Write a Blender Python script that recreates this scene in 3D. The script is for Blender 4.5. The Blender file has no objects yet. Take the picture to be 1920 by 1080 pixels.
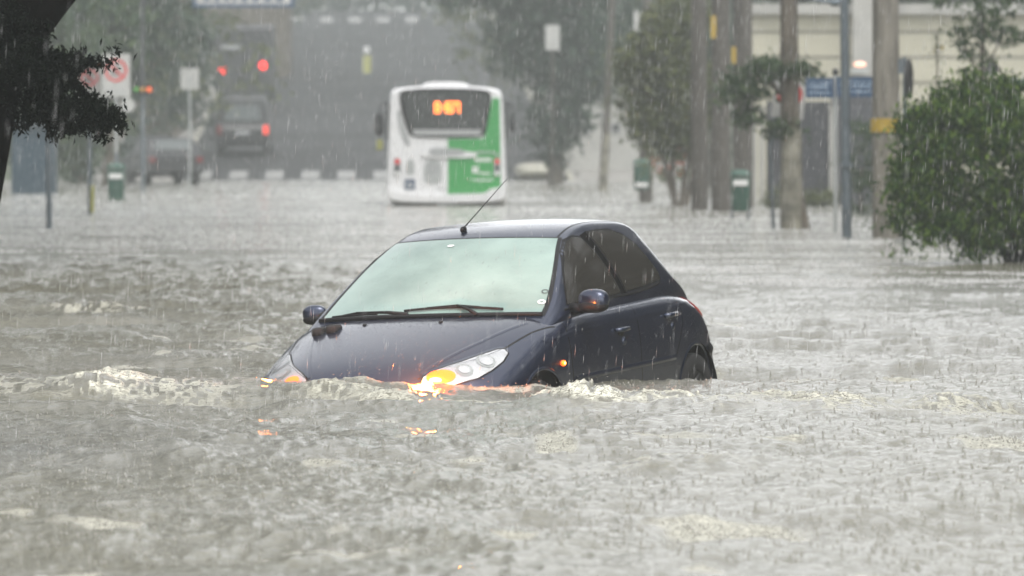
import bpy, bmesh, math, random
import numpy as np
from mathutils import Vector, Matrix
from mathutils.bvhtree import BVHTree
from mathutils.geometry import delaunay_2d_cdt
random.seed(7); RNG = np.random.default_rng(11)
S = bpy.context.scene
C = S.collection
R = math.radians
# ---------------------------------------------------------------- camera
F = 13600.0            # focal length in 1920-wide pixels
CH = 1.38              # camera height above the water
HZ = 262.0             # horizon row
cd = bpy.data.cameras.new("camera"); cam = bpy.data.objects.new("camera", cd); C.objects.link(cam)
cd.sensor_width = 36.0; cd.lens = 36.0 * F / 1920.0
cam.location = (0, 0, CH)
cam.rotation_euler = (R(90) - math.atan((540 - HZ) / F), 0, 0)
cd.clip_start = 0.5; cd.clip_end = 3000
cd.dof.use_dof = True; cd.dof.focus_distance = 37.0; cd.dof.aperture_fstop = cd.lens / 1000 / 0.040
S.camera = cam
# ---------------------------------------------------------------- world and light
W = bpy.data.worlds.new("World"); S.world = W; W.use_nodes = True
nt = W.node_tree; nt.nodes.clear()
sky = nt.nodes.new('ShaderNodeTexSky'); sky.sky_type = 'NISHITA'; sky.sun_disc = False
sky.sun_elevation = R(62); sky.sun_rotation = R(160); sky.dust_density = 1.5; sky.air_density = 1.0
hs = nt.nodes.new('ShaderNodeHueSaturation'); hs.inputs['Saturation'].default_value = 0.09
bg = nt.nodes.new('ShaderNodeBackground'); bg.inputs[1].default_value = 0.12
wo = nt.nodes.new('ShaderNodeOutputWorld')
# overcast: brighter overhead than at the horizon
wt = nt.nodes.new('ShaderNodeTexCoord'); wsx = nt.nodes.new('ShaderNodeSeparateXYZ'); wr = nt.nodes.new('ShaderNodeMapRange')
wr.inputs[1].default_value = 0; wr.inputs[2].default_value = .30; wr.inputs[3].default_value = 2.3; wr.inputs[4].default_value = 1.55
wm_ = nt.nodes.new('ShaderNodeVectorMath'); wm_.operation = 'SCALE'
nt.links.new(wt.outputs['Generated'], wsx.inputs[0]); nt.links.new(wsx.outputs['Z'], wr.inputs[0]); nt.links.new(wr.outputs[0], wm_.inputs['Scale'])
nt.links.new(sky.outputs[0], hs.inputs['Color']); nt.links.new(hs.outputs[0], wm_.inputs[0]); nt.links.new(wm_.outputs[0], bg.inputs[0]); nt.links.new(bg.outputs[0], wo.inputs[0])
sd = bpy.data.lights.new("sun", 'SUN'); sd.energy = 1.0; sd.angle = R(30); sd.color = (1, 0.97, 0.93)
sun = bpy.data.objects.new("sun", sd); C.objects.link(sun)
sun.rotation_euler = (R(28), 0, R(20))
S.view_settings.view_transform = 'Standard'; S.view_settings.look = 'None'
S.view_settings.exposure = 1.0; S.view_settings.gamma = 1.0
S.render.engine = 'CYCLES'
try:
    S.cycles.use_denoising = True; S.cycles.max_bounces = 6; S.cycles.transparent_max_bounces = 16
    S.cycles.volume_bounces = 3; S.cycles.sample_clamp_indirect = 4.0
except Exception: pass

# ---------------------------------------------------------------- helpers
def wp(px, py, Y):     # design helper: photo pixel + distance -> metres
    return Vector(((px - 960) / F * Y, Y, CH - (py - HZ) / F * Y))
def wx(px, Y): return (px - 960) / F * Y
def wy(py): return F * CH / (py - HZ)
def tag(o, label=None, cat=None, group=None, kind=None):
    if label: o['label'] = label
    if cat: o['category'] = cat
    if group: o['group'] = group
    if kind: o['kind'] = kind
    return o
def empty(name, loc, rot=(0, 0, 0)):
    o = bpy.data.objects.new(name, None); o.location = loc; o.rotation_euler = rot; o.empty_display_size = 0.2
    C.objects.link(o); return o
def mesh_np(name, V, Fc, mat, parent=None, smooth=True):
    me = bpy.data.meshes.new(name)
    V = np.asarray(V, dtype=np.float32)
    if isinstance(Fc, np.ndarray):
        k = Fc.shape[1]
        me.vertices.add(len(V)); me.vertices.foreach_set('co', V.ravel())
        me.loops.add(Fc.size); me.loops.foreach_set('vertex_index', Fc.ravel().astype(np.int32))
        me.polygons.add(len(Fc))
        me.polygons.foreach_set('loop_start', np.arange(0, Fc.size, k, dtype=np.int32))
        me.polygons.foreach_set('loop_total', np.full(len(Fc), k, dtype=np.int32))
        me.update(calc_edges=True)
    else:
        me.from_pydata([tuple(map(float, v)) for v in V], [], Fc)
    me.validate()
    me.polygons.foreach_set('use_smooth', np.full(len(me.polygons), bool(smooth)))
    me.materials.append(mat)
    o = bpy.data.objects.new(name, me); C.objects.link(o)
    if parent: o.parent = parent
    return o
class MB:
    def __init__(s): s.v = []; s.f = []; s.sm = False
    def add(s, V, Fs):
        n = len(s.v); s.v += [tuple(v) for v in V]; s.f += [tuple(i + n for i in f) for f in Fs]; return s
    def box(s, x0, x1, y0, y1, z0, z1):
        V = [(x, y, z) for x in (x0, x1) for y in (y0, y1) for z in (z0, z1)]
        return s.add(V, [(0, 1, 3, 2), (4, 6, 7, 5), (0, 4, 5, 1), (2, 3, 7, 6), (0, 2, 6, 4), (1, 5, 7, 3)])
    def tube(s, pts, rad, n=8, cap=True):
        pts = [Vector(p) for p in pts]
        if not hasattr(rad, '__len__'): rad = [rad] * len(pts)
        V = []; prev = None
        for i, p in enumerate(pts):
            d = (pts[min(i + 1, len(pts) - 1)] - pts[max(i - 1, 0)]).normalized()
            if prev is None:
                a = d.cross(Vector((0, 0, 1)) if abs(d.z) < .9 else Vector((0, 1, 0))).normalized()
            else:
                a = (prev - d * prev.dot(d)).normalized()
            prev = a; b = d.cross(a)
            for k in range(n):
                t = 2 * math.pi * k / n
                V.append(p + (a * math.cos(t) + b * math.sin(t)) * rad[i])
        Fs = [(i * n + k, i * n + (k + 1) % n, (i + 1) * n + (k + 1) % n, (i + 1) * n + k) for i in range(len(pts) - 1) for k in range(n)]
        if cap: Fs += [tuple(range(n))[::-1], tuple(range((len(pts) - 1) * n, len(pts) * n))]
        return s.add(V, Fs)
    def prism(s, poly, y0, y1, ax=1):    # polygon in (a,b), extruded along axis ax
        n = len(poly)
        def P(a, b, c): return {1: (a, c, b), 0: (c, a, b), 2: (a, b, c)}[ax]
        V = [P(a, b, y0) for a, b in poly] + [P(a, b, y1) for a, b in poly]
        return s.add(V, [tuple(range(n)), tuple(range(n, 2 * n))[::-1]] + [(i, i + n, (i + 1) % n + n, (i + 1) % n) for i in range(n)])
    def ell(s, c, r, nu=16, nv=10, p=1.0):
        V = []
        for j in range(nv + 1):
            ph = -math.pi / 2 + math.pi * j / nv
            for i in range(nu):
                t = 2 * math.pi * i / nu
                f = lambda q: math.copysign(abs(q) ** p, q)
                V.append((c[0] + r[0] * f(math.cos(ph)) * f(math.cos(t)), c[1] + r[1] * f(math.cos(ph)) * f(math.sin(t)), c[2] + r[2] * f(math.sin(ph))))
        return s.add(V, [(j * nu + i, j * nu + (i + 1) % nu, (j + 1) * nu + (i + 1) % nu, (j + 1) * nu + i) for j in range(nv) for i in range(nu)])
    def build(s, name, mat, parent=None, smooth=False, bevel=0):
        me = bpy.data.meshes.new(name); me.from_pydata(s.v, [], s.f); me.validate()
        bm = bmesh.new(); bm.from_mesh(me)
        bmesh.ops.remove_doubles(bm, verts=bm.verts, dist=1e-5)
        bmesh.ops.recalc_face_normals(bm, faces=bm.faces)
        if bevel:
            es = [e for e in bm.edges if e.is_manifold and e.calc_face_angle(0) > R(35)]
            bmesh.ops.bevel(bm, geom=es, offset=bevel, segments=2, affect='EDGES', profile=.6)
        bm.to_mesh(me); bm.free()
        for p in me.polygons: p.use_smooth = smooth
        if smooth and hasattr(me, 'set_sharp_from_angle'): me.set_sharp_from_angle(angle=R(40))
        me.materials.append(mat)
        o = bpy.data.objects.new(name, me); C.objects.link(o)
        if parent: o.parent = parent
        return o
# numpy value noise (smooth, tiling grid)
_G = np.random.default_rng(5).random((256, 256)) * 2 - 1
def vnoise(x, y):
    xi = np.floor(x).astype(int); yi = np.floor(y).astype(int)
    fx = x - xi; fy = y - yi
    fx = fx * fx * fx * (fx * (fx * 6 - 15) + 10); fy = fy * fy * fy * (fy * (fy * 6 - 15) + 10)
    g = lambda a, b: _G[a & 255, b & 255]
    return (g(xi, yi) * (1 - fx) + g(xi + 1, yi) * fx) * (1 - fy) + (g(xi, yi + 1) * (1 - fx) + g(xi + 1, yi + 1) * fx) * fy

# ---------------------------------------------------------------- materials
def mat(name, col, rough=0.6, metal=0.0, spec=0.5, coat=0, emit=None, es=0, var=0.0, vs=5.0, bump=0.0, bs=20.0, alpha=None, bd=0.02, streak=None, coatr=0.05):
    m = bpy.data.materials.new(name); m.use_nodes = True; t = m.node_tree; b = t.nodes['Principled BSDF']
    b.inputs['Base Color'].default_value = (*col, 1); b.inputs['Roughness'].default_value = rough
    b.inputs['Metallic'].default_value = metal; b.inputs['Specular IOR Level'].default_value = spec
    b.inputs['Coat Weight'].default_value = coat; b.inputs['Coat Roughness'].default_value = coatr
    if emit: b.inputs['Emission Color'].default_value = (*emit, 1); b.inputs['Emission Strength'].default_value = es
    if alpha is not None: b.inputs['Alpha'].default_value = alpha
    if var or bump or streak:
        tc = t.nodes.new('ShaderNodeTexCoord')
    if var or streak:
        mp = t.nodes.new('ShaderNodeMapping'); t.links.new(tc.outputs['Object'], mp.inputs[0])
        if streak: mp.inputs['Scale'].default_value = streak
        n = t.nodes.new('ShaderNodeTexNoise'); n.inputs['Scale'].default_value = vs; n.inputs['Detail'].default_value = 6
        t.links.new(mp.outputs[0], n.inputs['Vector'])
        r = t.nodes.new('ShaderNodeValToRGB'); r.color_ramp.elements[0].position = .3; r.color_ramp.elements[1].position = .7
        v = var or .3
        r.color_ramp.elements[0].color = (*[c * (1 - v) for c in col], 1); r.color_ramp.elements[1].color = (*[min(1, c * (1 + v)) for c in col], 1)
        t.links.new(n.outputs['Fac'], r.inputs[0]); t.links.new(r.outputs[0], b.inputs['Base Color'])
    if bump:
        n2 = t.nodes.new('ShaderNodeTexNoise'); n2.inputs['Scale'].default_value = bs; n2.inputs['Detail'].default_value = 4
        t.links.new(tc.outputs['Object'], n2.inputs['Vector'])
        bp = t.nodes.new('ShaderNodeBump'); bp.inputs['Strength'].default_value = bump; bp.inputs['Distance'].default_value = bd
        t.links.new(n2.outputs['Fac'], bp.inputs['Height']); t.links.new(bp.outputs[0], b.inputs['Normal'])
    return m
M = {}
M['black'] = mat('black plastic', (.008, .008, .009), .55, spec=.3)
M['rubber'] = mat('rubber', (.015, .015, .015), .8)
M['chrome'] = mat('reflector', (.82, .83, .84), .25, 0.5, bump=.2, bs=30)
M['rim'] = mat('dark alloy', (.05, .05, .05), .6, .3)  # rim darkened to one even tone
M['white'] = mat('white enamel', (.72, .72, .72), .4, coat=.3, var=.04)
M['green'] = mat('green livery', (.035, .30, .07), .4, coat=.3)
M['greypaint'] = mat('grey paint', (.35, .36, .36), .5)
M['darkglass'] = mat('dark glass', (.02, .024, .024), .12, spec=.6)
M['bark'] = mat('bark', (.10, .085, .065), .9, var=.5, vs=3, streak=(4, 4, 1), bump=.8, bs=14)
M['barkpale'] = mat('pale lichen bark', (.20, .19, .15), .9, var=.6, vs=4, bump=.6, bs=14)
M['barkdark'] = mat('near black bark', (.004, .0035, .003), .95, spec=.05, var=.3, vs=4, bump=.8, bs=14)  # near tree's backlit shade is put into this almost black colour
M['concrete'] = mat('concrete', (.19, .175, .145), .85, var=.35, vs=2.5, streak=(5, 5, .6), bump=.3, bs=30)
M['wood'] = mat('wooden pole', (.075, .067, .056), .85, var=.35, vs=3, streak=(8, 8, .5), bump=.3, bs=30)
M['steel'] = mat('painted steel', (.14, .17, .19), .5, .3, var=.2, vs=4)
M['palesteel'] = mat('galvanised steel', (.42, .44, .43), .5, .3, var=.1)
M['pillar'] = mat('dark pillar film', (.003, .003, .003), .7, spec=.1)
M['binG'] = mat('green bin plastic', (.030, .085, .060), .5, var=.2, vs=6)
M['signF'] = mat('haze dulled sign white', (.42, .42, .40), .5, var=.1)  # white of far signs, with the dulling of haze put into the colour
M['signW'] = mat('sign white', (.75, .75, .73), .4, var=.05)
M['signR'] = mat('sign red', (.55, .03, .03), .4)
M['signK'] = mat('sign black', (.03, .03, .03), .4)
M['signB'] = mat('sign blue', (.018, .055, .12), .4)
M['signT'] = mat('sign lettering', (.35, .45, .55), .4)
M['yellow'] = mat('yellow paint', (.40, .27, .03), .5, var=.15)
M['yellow2'] = mat('pale yellow paint', (.36, .36, .10), .5)
M['cream'] = mat('cream render', (.43, .41, .32), .85, var=.08, vs=1.2)
M['creamd'] = mat('groove', (.20, .19, .15), .9)
M['gate'] = mat('dark gate', (.06, .062, .07), .6, .2, var=.2)
M['wallpale'] = mat('pale wall', (.34, .335, .31), .9, var=.15, vs=1.5)
M['asphalt'] = mat('wet asphalt', (.030, .031, .032), .75, spec=.2, var=.6, vs=.16, bump=.1, bs=40)
M['paint'] = mat('road paint', (.25, .25, .24), .6, var=.15)
M['kerb'] = mat('kerb paint', (.34, .33, .27), .7, var=.2)
M['ground'] = mat('grassy verge', (.055, .07, .035), .95, var=.5, vs=.6, bump=.5, bs=6)
M['pave'] = mat('pavement', (.26, .25, .23), .8, var=.2, vs=2)
M['redlamp'] = mat('red tail lamp', (.5, .01, .01), .3, emit=(1, .02, .015), es=3.0)
M['redlens'] = mat('red lens', (.5, .012, .01), .15, coat=.6, emit=(1, .02, .01), es=.12)
M['redoff'] = mat('unlit red lens', (.16, .01, .01), .3)
M['amber'] = mat('lit amber lamp', (.9, .25, .02), .3, emit=(1, .09, .005), es=2.0)
M['bulb'] = mat('glowing bulb', (.9, .5, .1), .3, emit=(1, .42, .06), es=8)
M['led'] = mat('orange display', (.3, .05, .01), .4, emit=(1, .20, .025), es=3.2)
M['warm'] = mat('lit wall lamp', (.9, .6, .5), .3, emit=(1, .42, .25), es=.9)
M['suv'] = mat('dark paint', (.010, .011, .012), .5, coat=.15)
M['silver'] = mat('silver paint', (.035, .036, .038), .5, .2, coat=.1)
M['paleglass'] = mat('fogged glass', (.07, .085, .085), .4)
M['truck'] = mat('dark truck box', (.035, .035, .037), .6, var=.2)
M['brick'] = mat('wet brick', (.045, .03, .024), .85, var=.3, vs=1.5)
M['petal'] = mat('orange red blossom', (.5, .10, .04), .7)
M['yleaf'] = mat('yellow leaf', (.5, .35, .03), .7)
M['bluebooth'] = mat('blue panel', (.015, .04, .06), .5)

def leafmat(name, c1, c2, c3, spec=.25):
    m = bpy.data.materials.new(name); m.use_nodes = True; t = m.node_tree; b = t.nodes['Principled BSDF']
    g = t.nodes.new('ShaderNodeNewGeometry'); r = t.nodes.new('ShaderNodeValToRGB')
    e = r.color_ramp.elements; e[0].color = (*c1, 1); e[1].color = (*c3, 1); x = e.new(.55); x.color = (*c2, 1)
    t.links.new(g.outputs['Random Per Island'], r.inputs[0]); t.links.new(r.outputs[0], b.inputs['Base Color'])
    b.inputs['Roughness'].default_value = .45; b.inputs['Specular IOR Level'].default_value = spec
    tr = t.nodes.new('ShaderNodeBsdfTranslucent'); t.links.new(r.outputs[0], tr.inputs[0])
    mx = t.nodes.new('ShaderNodeMixShader'); mx.inputs[0].default_value = .22
    o = t.nodes['Material Output']
    t.links.new(b.outputs[0], mx.inputs[1]); t.links.new(tr.outputs[0], mx.inputs[2]); t.links.new(mx.outputs[0], o.inputs[0])
    return m
M['leaf'] = leafmat('bush leaves', (.012, .032, .006), (.035, .085, .012), (.13, .20, .026), .15)
M['leafdark'] = leafmat('dark leaves', (.0015, .003, .002), (.003, .005, .003), (.005, .009, .004), .05)  # backlit shade of the near tree put into the leaf colour
M['leafmid'] = leafmat('street tree leaves', (.02, .045, .018), (.04, .075, .025), (.075, .11, .04))
M['leafcool'] = leafmat('blue green leaves', (.014, .034, .020), (.028, .055, .032), (.05, .085, .05))
M['leafolive'] = leafmat('olive leaves', (.05, .06, .02), (.08, .10, .03), (.14, .15, .05))

# car paint: dark blue metallic with a wet clear coat and beads of rain
def carpaint():
    m = bpy.data.materials.new('dark blue car paint'); m.use_nodes = True; t = m.node_tree; b = t.nodes['Principled BSDF']
    b.inputs['Base Color'].default_value = (.022, .032, .066, 1); b.inputs['Metallic'].default_value = .7
    b.inputs['Roughness'].default_value = .32; b.inputs['Coat Weight'].default_value = 1; b.inputs['Coat Roughness'].default_value = .10
    tc = t.nodes.new('ShaderNodeTexCoord')
    n = t.nodes.new('ShaderNodeTexVoronoi'); n.inputs['Scale'].default_value = 55; t.links.new(tc.outputs['Object'], n.inputs['Vector'])
    r = t.nodes.new('ShaderNodeValToRGB'); r.color_ramp.elements[0].position = .12; r.color_ramp.elements[0].color = (1, 1, 1, 1)
    r.color_ramp.elements[1].position = .32; r.color_ramp.elements[1].color = (0, 0, 0, 1)
    t.links.new(n.outputs['Distance'], r.inputs[0])
    n2 = t.nodes.new('ShaderNodeTexNoise'); n2.inputs['Scale'].default_value = 14; n2.inputs['Detail'].default_value = 5; t.links.new(tc.outputs['Object'], n2.inputs['Vector'])
    ad = t.nodes.new('ShaderNodeMath'); ad.operation = 'ADD'; t.links.new(r.outputs[0], ad.inputs[0]); t.links.new(n2.outputs['Fac'], ad.inputs[1])
    bp = t.nodes.new('ShaderNodeBump'); bp.inputs['Strength'].default_value = .2; bp.inputs['Distance'].default_value = .004
    t.links.new(ad.outputs[0], bp.inputs['Height']); t.links.new(bp.outputs[0], b.inputs['Coat Normal'])
    # grime towards the sills (object space)
    return m
M['car'] = carpaint()
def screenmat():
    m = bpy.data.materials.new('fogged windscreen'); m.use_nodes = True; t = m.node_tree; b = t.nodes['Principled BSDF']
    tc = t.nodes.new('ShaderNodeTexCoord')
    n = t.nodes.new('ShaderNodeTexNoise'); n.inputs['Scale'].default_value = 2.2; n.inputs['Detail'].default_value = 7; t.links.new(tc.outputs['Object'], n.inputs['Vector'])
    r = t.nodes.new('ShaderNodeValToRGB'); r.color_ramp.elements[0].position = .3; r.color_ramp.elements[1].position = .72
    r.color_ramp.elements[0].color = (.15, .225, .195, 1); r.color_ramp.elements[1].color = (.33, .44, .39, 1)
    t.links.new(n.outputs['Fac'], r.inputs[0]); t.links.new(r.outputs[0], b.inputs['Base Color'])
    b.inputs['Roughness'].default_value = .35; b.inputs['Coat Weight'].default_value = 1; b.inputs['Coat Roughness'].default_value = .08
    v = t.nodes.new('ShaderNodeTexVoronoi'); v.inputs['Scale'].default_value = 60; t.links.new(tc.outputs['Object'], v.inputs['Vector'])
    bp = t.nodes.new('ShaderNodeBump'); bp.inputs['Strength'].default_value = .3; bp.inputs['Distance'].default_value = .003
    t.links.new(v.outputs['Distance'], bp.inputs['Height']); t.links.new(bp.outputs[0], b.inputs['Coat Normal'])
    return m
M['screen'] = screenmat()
M['sideglass'] = mat('tinted side glass', (.030, .028, .024), .08, spec=.35, bump=.08, bs=45, bd=.004)
def lensmat():
    m = bpy.data.materials.new('clear lens'); m.use_nodes = True; t = m.node_tree; t.nodes.clear()
    o = t.nodes.new('ShaderNodeOutputMaterial'); a = t.nodes.new('ShaderNodeBsdfTransparent'); g = t.nodes.new('ShaderNodeBsdfGlossy')
    g.inputs['Roughness'].default_value = .08; fr = t.nodes.new('ShaderNodeFresnel'); fr.inputs[0].default_value = 1.6
    mx = t.nodes.new('ShaderNodeMixShader'); t.links.new(fr.outputs[0], mx.inputs[0]); t.links.new(a.outputs[0], mx.inputs[1]); t.links.new(g.outputs[0], mx.inputs[2])
    t.links.new(mx.outputs[0], o.inputs[0]); return m
M['lens'] = lensmat()
def watermat():
    m = bpy.data.materials.new('muddy flood water'); m.use_nodes = True; t = m.node_tree; b = t.nodes['Principled BSDF']
    tc = t.nodes.new('ShaderNodeTexCoord')
    at = t.nodes.new('ShaderNodeAttribute'); at.attribute_name = 'foam'
    n = t.nodes.new('ShaderNodeTexNoise'); n.inputs['Scale'].default_value = .6; n.inputs['Detail'].default_value = 5; t.links.new(tc.outputs['Object'], n.inputs['Vector'])
    r = t.nodes.new('ShaderNodeValToRGB'); r.color_ramp.elements[0].position = .3; r.color_ramp.elements[1].position = .7
    r.color_ramp.elements[0].color = (.12, .112, .074, 1); r.color_ramp.elements[1].color = (.185, .178, .145, 1)
    t.links.new(n.outputs['Fac'], r.inputs[0])
    mx = t.nodes.new('ShaderNodeMix'); mx.data_type = 'RGBA'; mx.inputs['B'].default_value = (.80, .78, .66, 1)
    fn = t.nodes.new('ShaderNodeTexNoise'); fn.inputs['Scale'].default_value = 34; fn.inputs['Detail'].default_value = 5; fn.inputs['Roughness'].default_value = .7; fn.inputs['Distortion'].default_value = 1.2
    t.links.new(tc.outputs['Object'], fn.inputs['Vector'])
    fr_ = t.nodes.new('ShaderNodeMapRange'); fr_.inputs[1].default_value = .41; fr_.inputs[2].default_value = .57; t.links.new(fn.outputs['Fac'], fr_.inputs[0])
    fa = t.nodes.new('ShaderNodeMath'); fa.operation = 'MULTIPLY'; t.links.new(fr_.outputs[0], fa.inputs[0]); t.links.new(at.outputs['Fac'], fa.inputs[1])
    t.links.new(fa.outputs[0], mx.inputs['Factor']); t.links.new(r.outputs[0], mx.inputs['A']); t.links.new(mx.outputs['Result'], b.inputs['Base Color'])
    b.inputs['IOR'].default_value = 1.33
    ro = t.nodes.new('ShaderNodeMapRange'); ro.inputs[3].default_value = .10; ro.inputs[4].default_value = .75
    t.links.new(at.outputs['Fac'], ro.inputs[0]); t.links.new(ro.outputs[0], b.inputs['Roughness'])
    n2 = t.nodes.new('ShaderNodeTexNoise'); n2.inputs['Scale'].default_value = 13; n2.inputs['Detail'].default_value = 6; n2.inputs['Roughness'].default_value = .65
    t.links.new(tc.outputs['Object'], n2.inputs['Vector'])
    bp = t.nodes.new('ShaderNodeBump'); bp.inputs['Strength'].default_value = .75; bp.inputs['Distance'].default_value = .035
    t.links.new(n2.outputs['Fac'], bp.inputs['Height']); t.links.new(bp.outputs[0], b.inputs['Normal'])
    return m
M['water'] = watermat()
M['splash'] = mat('splash water', (.36, .35, .31), .12, alpha=.55)
M['spray'] = mat('white spray', (.74, .74, .73), .7, alpha=.8)
M['bead'] = mat('bead of rain', (.40, .42, .42), .1, alpha=.3)
M['drop'] = mat('rain drop', (.8, .8, .8), .3, alpha=.42)

# ---------------------------------------------------------------- ground, road, water
def gz(X, Y):          # terrain height
    X = np.asarray(X, float); Y = np.asarray(Y, float)
    s = np.clip(Y - 236, 0, None)
    z = -.55 + .05 * s
    z = np.where(Y > 425, -.55 + .05 * 189 + (Y - 425) * .005, z)
    dx = X + .0191 * Y
    side = np.clip(np.abs(dx) - 8.5, 0, None)
    z = z + np.clip((Y - 150) / 80, 0, 1) * np.minimum(side * .06, 3)
    return z
def sheet(name, xs, ys, off, m, xf=None):
    XX, YY = np.meshgrid(xs, ys)
    if xf is not None: XX = XX + xf(YY)
    V = np.stack([XX, YY, gz(XX, YY) + off], -1).reshape(-1, 3)
    nx, ny = len(xs), len(ys); i = np.arange(ny - 1)[:, None] * nx + np.arange(nx - 1)[None]
    Fc = np.stack([i, i + 1, i + nx + 1, i + nx], -1).reshape(-1, 4)
    return tag(mesh_np(name, V, Fc, m), kind='structure')
RX = lambda Y: -.0191 * Y
sheet('ground', np.concatenate([np.linspace(-320, -80, 12)[:-1], np.linspace(-80, 80, 81), np.linspace(80, 320, 12)[1:]]), np.concatenate([np.linspace(-60, 220, 36), np.linspace(228, 560, 120), np.linspace(580, 900, 12)]), 0, M['ground'])
sheet('road', np.linspace(-6.6, 6.6, 14), np.concatenate([np.linspace(-5, 220, 30), np.linspace(228, 500, 110)]), .02, M['asphalt'], RX)
for sx in (-1, 1):
    xs = np.array([6.75, 9.6]) * sx; xs.sort()
    sheet('pavement', xs, np.linspace(130, 480, 150), .14, M['pave'], RX)
    xs = np.array([6.6, 6.75]) * sx; xs.sort()
    b = MB(); ys = np.linspace(200, 480, 120)
    for a, c in zip(ys[:-1], ys[1:]):
        for (Y0, Y1) in ((a, c),):
            z0, z1 = float(gz(RX(Y0), Y0)), float(gz(RX(Y1), Y1)); x0, x1 = RX(Y0), RX(Y1)
            b.add([(x0 + xs[0], Y0, z0 + .0), (x0 + xs[1], Y0, z0), (x0 + xs[1], Y0, z0 + .15), (x0 + xs[0], Y0, z0 + .15),
                   (x1 + xs[0], Y1, z1 + .0), (x1 + xs[1], Y1, z1), (x1 + xs[1], Y1, z1 + .15), (x1 + xs[0], Y1, z1 + .15)],
                  [(2, 3, 7, 6), (0, 3, 7, 4), (1, 2, 6, 5), (0, 1, 2, 3)])
    tag(b.build('kerb', M['kerb']), kind='structure')
# crossings: painted bars across the road where it leaves the water and at the crest
def crossing(Yc, L, x0, x1, w, gap):
    b = MB(); x = x0
    while x < x1:
        P = [(x, Yc), (x + w, Yc), (x + w, Yc + L), (x, Yc + L)]
        b.add([(RX(Y) + q, Y, float(gz(RX(Y) + q, Y)) + .026) for q, Y in P], [(0, 1, 2, 3)])
        x += w + gap
    tag(b.build('crosswalk', M['paint']), kind='structure')
crossing(247.5, 5.0, -6.2, 6.2, .62, .62)
crossing(405, 9.0, -6.2, 6.2, .7, .9)

# flood water: one sheet, rows even in 1/Y so the near waves are finely cut
Ymin, Ymax = 20.0, 262.0
ny, nx = 1050, 860
inv = np.linspace(1 / Ymin, 1 / Ymax, ny)
Yr = np.concatenate([np.linspace(-58, 19.7, 30), 1 / inv])
u = np.concatenate([np.linspace(-3.2, -.095, 34)[:-1], np.linspace(-.092, .092, nx), np.linspace(.095, 3.2, 34)[1:]])
UU, YY = np.meshgrid(u, Yr)
XX = UU * np.maximum(YY, 20)
near = np.clip((60 - YY) / 30, .15, 1)
def waves(X, Y):
    h = np.zeros_like(X)
    wx_ = X + .35 * vnoise(X * .5, Y * .4); wy_ = Y + .5 * vnoise(X * .4 + 9, Y * .4)
    def ridged(a): return 1 - np.abs(a) * 2
    h += .030 * vnoise(wx_ * .55 + 3, wy_ * .35)
    h += .046 * ridged(vnoise(wx_ * .30 + wy_ * .06 + 11, wy_ * .55))
    P_ = .62 + .5 * vnoise(X * .22 + 2, Y * .12)
    h += .024 * P_ * ridged(vnoise(wx_ * 1.0 + wy_ * .12, wy_ * .85 + 7)) 
    h += .015 * P_ * ridged(vnoise(wx_ * 2.1 + 5 - wy_ * .3, wy_ * 1.7))
    h += .013 * vnoise(wx_ * 4.3 + wy_ * .6, wy_ * 2.6 + 2)
    h += .008 * vnoise(X * 9 + 4 - Y * .8, Y * 4.2)
    h += .0050 * vnoise(X * 18, Y * 7.5 + 3)
    h += .0035 * vnoise(X * 34 + Y * 3, Y * 9 + 5)
    return h
FO = np.zeros_like(XX)
ZZ = waves(XX, YY) * np.clip(1.0 - (YY - 50) / 55, .16, 1.0)
ZZ = ZZ * (1 + 1.3 * np.exp(-((YY - 70) / 13) ** 2) * np.clip((-1.2 - XX) / 1.5, 0, 1))
# the current sinks behind the hull and piles up before it
ZZ = ZZ - .105 * np.exp(-((XX - 1.25) / 1.15) ** 2 - ((YY - 43.9) / 1.9) ** 2)
def ridge(pa, pb, hgt, wid, foam, wob=.12, fx=0.0):
    """crest between two photo-derived ground points; steep towards the camera"""
    global ZZ, FO
    (xa, ya), (xb, yb) = pa, pb
    dx, dy = xb - xa, yb - ya; L = math.hypot(dx, dy)
    t = ((XX - xa) * dx + (YY - ya) * dy) / L / L
    tt = np.clip(t, -.3, 1.3)
    cy = ya + dy * tt + wob * vnoise(XX * 2.3 + ya, XX * 0 + yb)
    d = (YY - cy)
    env = np.clip(1 - (np.abs(tt - .5) / .62) ** 4, 0, 1) * (.65 + .5 * vnoise(XX * 3.1 + 4, YY * .2))
    prof = np.where(d < 0, np.exp(-(d / (wid * .55)) ** 2), np.exp(-(d / (wid * 1.5)) ** 2))
    k = hgt * env * prof
    tex = .5 + .5 * vnoise(XX * 9 + YY * 2, YY * 5); tex2 = 1 - np.abs(vnoise(XX * 24 + YY, YY * 7)) * 2
    fprof = np.where(d < 0, np.exp(-(d / (wid * 1.0)) ** 2), np.exp(-(d / (wid * .9)) ** 2))
    ZZ = ZZ + k * (1 + .5 * (tex - .5)) + foam * env * prof * .013 * (tex2 - .5) 
    FO = np.maximum(FO, foam * np.clip(env * 1.3, 0, 1) * fprof * np.clip((tex * .65 + tex2 * .5 - .36) * 4.0, 0, 1))
g = lambda px, py: (wx(px, wy(py)), wy(py))
ridge(g(540, 739), g(830, 746), .105, .30, .9)
ridge(g(640, 730), g(740, 734), .05, .2, .8)
ridge(g(770, 752), g(1010, 752), .055, .25, 1.0)
ridge(g(960, 752), g(1130, 758), .075, .25, 1.4)
ridge(g(1080, 776), g(1330, 772), .085, .42, 2.2)
ridge(g(1000, 762), g(1180, 764), .06, .25, 1.8)
ridge(g(1290, 770), g(1480, 762), .045, .3, 1.1)
ridge(g(-40, 742), g(120, 728), .100, .35, 1.2)
ridge(g(110, 728), g(240, 715), .055, .3, .35)
ridge(g(1470, 790), g(1720, 765), .055, .35, .9)
ridge(g(1760, 775), g(1960, 765), .045, .35, .25)
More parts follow.
